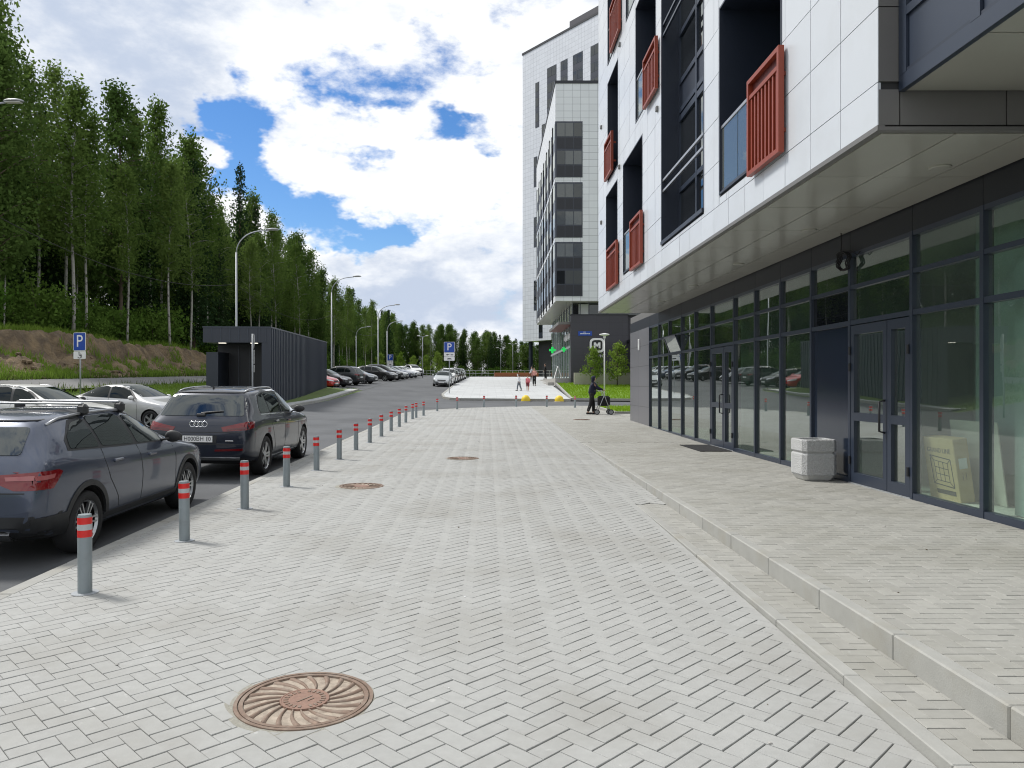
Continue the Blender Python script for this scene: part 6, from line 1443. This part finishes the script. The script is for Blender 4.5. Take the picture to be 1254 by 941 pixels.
# ---- traffic signs (built facing -y, then turned)
def sign_root(x, y, rz, label, hpole, z0=None):
    z = (H(x, y)-.05) if z0 is None else z0; r = tag(empty('traffic_sign', (x, y, z), rz), label, 'sign'); MB().tube([(0, 0, 0), (0, 0, hpole)], .03, 10).build('pole', 'galv', r, smooth=True); return r
def plate(r, w, h, zc, m_, name='sign_plate', rr_=.04):
    p = MB().prism(rrect(w, h, rr_), .0, .012, Matrix.Translation((0, -.032, zc)) @ FX).build(name, m_, r); return p
def p_sign(x, y, rz, label, ztop, w, h, z0, second):
    r = sign_root(x, y, rz, label, ztop-z0, z0); zc = ztop-z0-h/2
    plate(r, w, h, zc, 'sign_white'); p = MB().prism(rrect(w*.94, h*.95, .035), .0125, .015, Matrix.Translation((0, -.032, zc)) @ FX).build('blue_face', 'sign_blue', r)
    text('letter', 'P', h*.95, 'sign_white', p, Matrix.Translation((0, -.0485, zc)) @ FX, .95, .001)
    if second == 'wheelchair':
        q = plate(r, w, h*.42, zc-h*.74, 'sign_white'); k = h*.14; Y = -.047; c = Vector((0, Y, zc-h*.74))
        m = MB().tube([c+Vector((k*.9*math.cos(t), 0, k*.9*math.sin(t)-k*.25)) for t in np.linspace(-2.6, 1.0, 12)], k*.13, 5); m.tube([c+Vector((-k*.2, 0, k*.75)), c+Vector((-k*.15, 0, 0)), c+Vector((k*.6, 0, -.02)), c+Vector((k*1.0, 0, -k*.9))], k*.16, 5); m.tube([c+Vector((-k*.2, 0, k*1.0)), c+Vector((-k*.2, 0, k*1.25))], k*.2, 6); m.build('wheelchair_symbol', 'sign_black', q)
    if second == 'double':
        for j in (0, 1):
            q = plate(r, w, h*.36, zc-h*.70-j*h*.38, 'sign_white'); zc2 = zc-h*.70-j*h*.38
            if j == 0: MB().prism([(-.3*w, 0), (-.16*w, .09*w), (-.16*w, .03*w), (.02*w, .03*w), (.02*w, -.03*w), (-.16*w, -.03*w), (-.16*w, -.09*w)], .0125, .014, Matrix.Translation((0, -.032, zc2)) @ FX).build('arrow', 'sign_black', q); MB().prism(rrect(.26*w, .12*w, .02), .0125, .014, Matrix.Translation((.25*w, -.032, zc2)) @ FX).build('mark', 'sign_back', q)
            else: MB().prism([(-.2*w, -.02*w), (-.12*w, .05*w), (.1*w, .05*w), (.2*w, 0), (.22*w, -.06*w), (-.2*w, -.06*w)], .0125, .014, Matrix.Translation((0, -.032, zc2)) @ FX).build('car_symbol', 'sign_black', q)
    return r
p_sign(-16.1, 30, rad(-15), 'blue parking sign with wheelchair plate on the left verge', CAM_Z+2.08, .58, .72, H(-16.1, 30)-.05, 'wheelchair')
p_sign(-2.9, 57, 0, 'blue parking sign with two white plates at the corner of the square', CAM_Z+3.25, .80, .80, zq(57), 'double')
p_sign(-11.3, 88, rad(-20), 'small distant blue parking sign above the left parking row', CAM_Z+3.6, .75, .75, H(-11.3, 88), 'double')
r = sign_root(-9.3, 30, rad(115), 'grey back of a round sign with plates on a pole before the pavilion', CAM_Z+2.05-H(-9.3, 30), H(-9.3, 30)-.02); hz = CAM_Z+2.05-H(-9.3, 30)-.3
MB().lathe([(.30, .0), (.30, .012)], 28, Matrix.Translation((0, -.032, hz)) @ FX).build('round_plate', 'sign_back', r); plate(r, .5, .55, hz-.62, 'sign_back'); plate(r, .55, .28, hz-1.08, 'sign_back')
# ---- yellow kerb domes
for x, y, lab in ((2.47, 49.6, 'yellow concrete dome left of two beside the side street'), (4.62, 49.2, 'yellow concrete dome right of two beside the side street')):
    c = tag(empty('traffic_dome', (x, y, zr(y)+.0)), lab, 'bollard', 'yellow domes'); MB().lathe([(.30, 0), (.30, .05), (.285, .16), (.23, .30), (.13, .39), (.002, .42)], 24).build('dome', 'yellow_paint', c, smooth=True); MB().lathe([(.34, -.05), (.34, .02), (.31, .03)], 24).build('foot', 'concrete', c)
# ---- far end: fence, planter, folding board
fc = tag(empty('railing_fence', (0, 124, zr(124))), 'white railing fence across the far end of the square', 'fence')
for k in range(26): MB().box(-14+k*1.0, -13.96+k*1.0, -.02, .02, 0, 1.15).build('post', 'white_paint', fc)
for z in (.2, .65, 1.12): MB().box(-14, 11, -.018, .018, z, z+.04).build('rail', 'white_paint', fc)
pl = tag(MB().cbox(1.0, 8.0, 120, 121.2, zr(120)+.1, zr(120)+.75, .05).build('long_bench', 'terracotta'), 'long low terracotta coloured bench at the end of the square', 'bench')
ab = tag(empty('pavement_board', (7.0, 76, 2.13)), 'white folding pavement board outside the pharmacy', 'sign')
for s in (1, -1): MB().bar((s*.38, 0, 0), (s*.02, 0, 1.25), .7, .03, up=(1, 0, .3)).build('board', 'sign_white', ab)
# ================================================================== people
def skin_mesh(name, V, Ed, matn, parent, root=0, sub=1):
    """one continuous skinned surface over a joint tree: V = {key: (x, y, z, r[, r2])}"""
    keys = list(V); me = bpy.data.meshes.new(name); me.from_pydata([V[k][:3] for k in keys], [(keys.index(a), keys.index(b)) for a, b in Ed], [])
    o = bpy.data.objects.new(name, me); COL.objects.link(o); o.modifiers.new('s', 'SKIN'); 
    if not me.skin_vertices: me.skin_vertices.new()
    for i, k in enumerate(keys):
        r = V[k][3]; r2 = V[k][4] if len(V[k]) > 4 else r; me.skin_vertices[0].data[i].radius = (r, r2); me.skin_vertices[0].data[i].use_root = (i == root)
    m = o.modifiers.new('u', 'SUBSURF'); m.levels = sub; m.render_levels = sub
    dg = bpy.context.evaluated_depsgraph_get(); dg.update(); r = bpy.data.meshes.new_from_object(o.evaluated_get(dg)); bpy.data.objects.remove(o)
    r.materials.clear(); r.materials.append(M_[matn]); r.polygons.foreach_set('use_smooth', [True]*len(r.polygons)); r.name = name
    return link(name, r, parent)
def person(loc, rz, h, label, top, bottom, hair, pose, hood=False, bulk=0.0, barelegs=False):
    """figure facing +x; pose gives swing of arms and legs (forward +) for left/right"""
    root = tag(empty('person', loc, rz), label, 'person'); s = h/1.7; la, ra_, ll, rl, lean = pose
    def leg(sw, y):
        kn = (.42*math.sin(sw)+.06*abs(sw), y, .90-.42*math.cos(sw)); kb = sw-.35*abs(sw)-.1
        an = (kn[0]+.42*math.sin(kb), y, max(.07, kn[2]-.42*math.cos(kb))); return kn, an
    def arm(sw, y, bend, fold=0):
        e = (lean*.5+.28*math.sin(sw), y*1.12, 1.40-.28*math.cos(sw)); w = (e[0]+.25*math.sin(sw+bend), y*1.1, e[2]-.25*math.cos(sw+bend)); hd = (w[0]+.08*math.sin(sw+bend), y*1.08, w[2]-.08*math.cos(sw+bend)); return e, w, hd
    V = {'pel': (0, 0, .93, .13, .15), 'wai': (lean*.2, 0, 1.10, .11, .14), 'che': (lean*.4, 0, 1.32, .11, .16), 'nek': (lean*.55, 0, 1.47, .055), 'hd0': (lean*.62+.015, 0, 1.56, .075), 'hd1': (lean*.66+.02, 0, 1.63, .09), 'hd2': (lean*.68+.01, 0, 1.68, .06)}
    Ed = [('pel', 'wai'), ('wai', 'che'), ('che', 'nek'), ('nek', 'hd0'), ('hd0', 'hd1'), ('hd1', 'hd2')]; C1 = {k: V[k] for k in ('pel', 'wai', 'che')}; C1['nk'] = (lean*.52, 0, 1.43, .075); E1 = [('pel', 'wai'), ('wai', 'che'), ('che', 'nk')]; C2 = {'pel': (0, 0, .95, .15, .17), 'wst': (lean*.12, 0, 1.06, .13, .155)}; E2 = [('pel', 'wst')]
    for n_, y, sl, sa in (('l', .095, ll, la), ('r', -.095, rl, ra_)):
        kn, an = leg(sl, y); V['h'+n_] = (0, y, .88, .095); V['k'+n_] = (*kn, .062); V['a'+n_] = (*an, .042); V['t'+n_] = (an[0]+.15, y*1.15, max(.03, an[2]-.045), .036); Ed += [('pel', 'h'+n_), ('h'+n_, 'k'+n_), ('k'+n_, 'a'+n_), ('a'+n_, 't'+n_)]
        C2['h'+n_] = (0, y, .88, .118); C2['k'+n_] = (*kn, .088); E2 += [('pel', 'h'+n_), ('h'+n_, 'k'+n_)]
        if not barelegs: C2['a'+n_] = (an[0], an[1], an[2]+.03, .074); E2.append(('k'+n_, 'a'+n_))
        e, w, hd = arm(sa[0], y*1.9, sa[1]); V['s'+n_] = (lean*.45, y*1.75, 1.40, .05); V['e'+n_] = (*e, .042); V['w'+n_] = (*w, .03); V['f'+n_] = (*hd, .028, .036); Ed += [('che', 's'+n_), ('s'+n_, 'e'+n_), ('e'+n_, 'w'+n_), ('w'+n_, 'f'+n_)]
        C1['s'+n_] = (lean*.45, y*1.75, 1.40, .08+bulk); C1['e'+n_] = (*e, .066+bulk*.6); C1['w'+n_] = (*w, .05); E1 += [('che', 's'+n_), ('s'+n_, 'e'+n_), ('e'+n_, 'w'+n_)]
    sc = lambda D: {k: tuple(c*s for c in v) for k, v in D.items()}
    for D in (C1,):
        for k in ('pel', 'wai', 'che'): D[k] = (*D[k][:3], D[k][3]+.035+bulk, D[k][4]+.03+bulk)
    C1['pel'] = (0, 0, .84 if hood else .93, .165+bulk, .18+bulk)
    skin_mesh('body', sc(V), Ed, 'skin', root); skin_mesh('top', sc(C1), E1, top, root)
    skin_mesh('trousers' if not barelegs else 'shorts', sc(C2), E2, bottom, root)
    for n_ in 'lr':
        a = V['a'+n_]; MB().cbox((a[0]-.07)*s, (a[0]+.20)*s, (a[1]-.045)*s, (a[1]+.045)*s, max(0, (a[2]-.075)*s), (a[2]+.01)*s, .02*s).build('shoe', 'cloth_black' if not barelegs else 'cloth_white', root)
    hx, hz = (lean*.66+.0)*s, 1.635*s; bm = bmesh.new(); bmesh.ops.create_uvsphere(bm, u_segments=16, v_segments=12, radius=1); R = .118 if hood else .102
    for v in list(bm.verts):
        x, y, z = v.co
        if x > .35 and z < .45: v.co.x = .35+(x-.35)*.2
        v.co = (hx+(v.co.x*R-.008)*s, v.co.y*R*.92*s, hz+(z*R*1.08+.012-(.10 if hood and x < 0 and z < -.3 else 0))*s)
    MB().bm(bm).build('hood' if hood else 'hair', hair, root, smooth=True)
    MB().cbox(hx+.085*s, hx+.115*s, -.012*s, .012*s, hz-.03*s, hz+.01*s, .006*s).build('nose', 'skin', root)
    return root
wk = person((4.62, 33.8, zp(33.8)), 0, 1.66, 'person in navy hooded top and black trousers pushing a wheeled walker', 'cloth_navy', 'cloth_black', 'cloth_navy', ((.75, .5), (.75, .5), .18, -.17, .14), hood=True, bulk=.03)
# ---- the walker she pushes
wr0 = tag(empty('wheeled_walker', (5.14, 33.8, zp(33.8))), 'silver framed wheeled walker with black seat bag', 'walker')
for y in (-.24, .24):
    MB().tube([(-.28, y, .92), (-.10, y, .95), (-.05, y, .9), (.22, y, .12)], .015, 8).build('frame_tube', 'steel', wr0, smooth=True); MB().tube([(-.0, y, .78), (-.25, y, .12)], .014, 8).build('frame_tube', 'steel', wr0, smooth=True)
    MB().tube([(-.36, y, .93), (-.24, y, .93)], .02, 8).build('grip', 'black_rubber', wr0, smooth=True)
    for x in (.24, -.27):
        w = empty('wheel', (x, y, .105), 0, wr0); RX = Matrix.Rotation(rad(90), 4, 'X'); MB().lathe([(.075, -.018), (.105, -.015), (.105, .015), (.075, .018)], 20, RX, False, False).build('tyre', 'black_rubber', w); MB().lathe([(.078, -.012), (.078, .012)], 16, RX).build('hub', 'sign_back', w)
MB().tube([(.10, -.24, .45), (.10, .24, .45)], .012, 6).build('cross_bar', 'steel', wr0); MB().cbox(-.20, .22, -.22, .22, .34, .74, .06).build('bag', 'cloth_black', wr0); MB().cbox(-.17, .14, -.22, .22, .66, .70, .015).build('seat', 'black_plastic', wr0)
wr0.scale = (1.22, 1.2, 1.12)
person((1.75+.75, 61, zq(61)+.01), rad(150), 1.28, 'child in white shirt and grey trousers walking over the square', 'cloth_white', 'cloth_grey', 'hair', ((-.4, .3), (2.2, .6), .28, -.22, .03))
person((3.15, 60, zq(60)+.01), rad(-100), 1.22, 'child in pink top and dark shorts standing on the square', 'cloth_pink', 'cloth_maroon', 'hair', ((.2, .3), (-.2, .3), .08, -.08, 0), barelegs=True)
person((4.3, 70.5, zq(70.5)+.01), rad(-95), 1.64, 'adult in pale coral top behind the child in pink', 'cloth_coral', 'cloth_black', 'hair', ((.4, .9), (-.1, .3), .2, -.2, .02))
person((6.35, 84, 2.13), rad(180), 1.70, 'person in black standing near the entrance under the tower', 'cloth_black', 'cloth_black', 'hair', ((.2, .3), (.1, .4), .1, -.1, .02))
person((5.0, 86, zq(86)+.01), rad(160), 1.66, 'person in white top and black trousers by the entrance steps', 'cloth_white', 'cloth_black', 'hair', ((.3, .3), (-.2, .4), .2, -.2, .02))
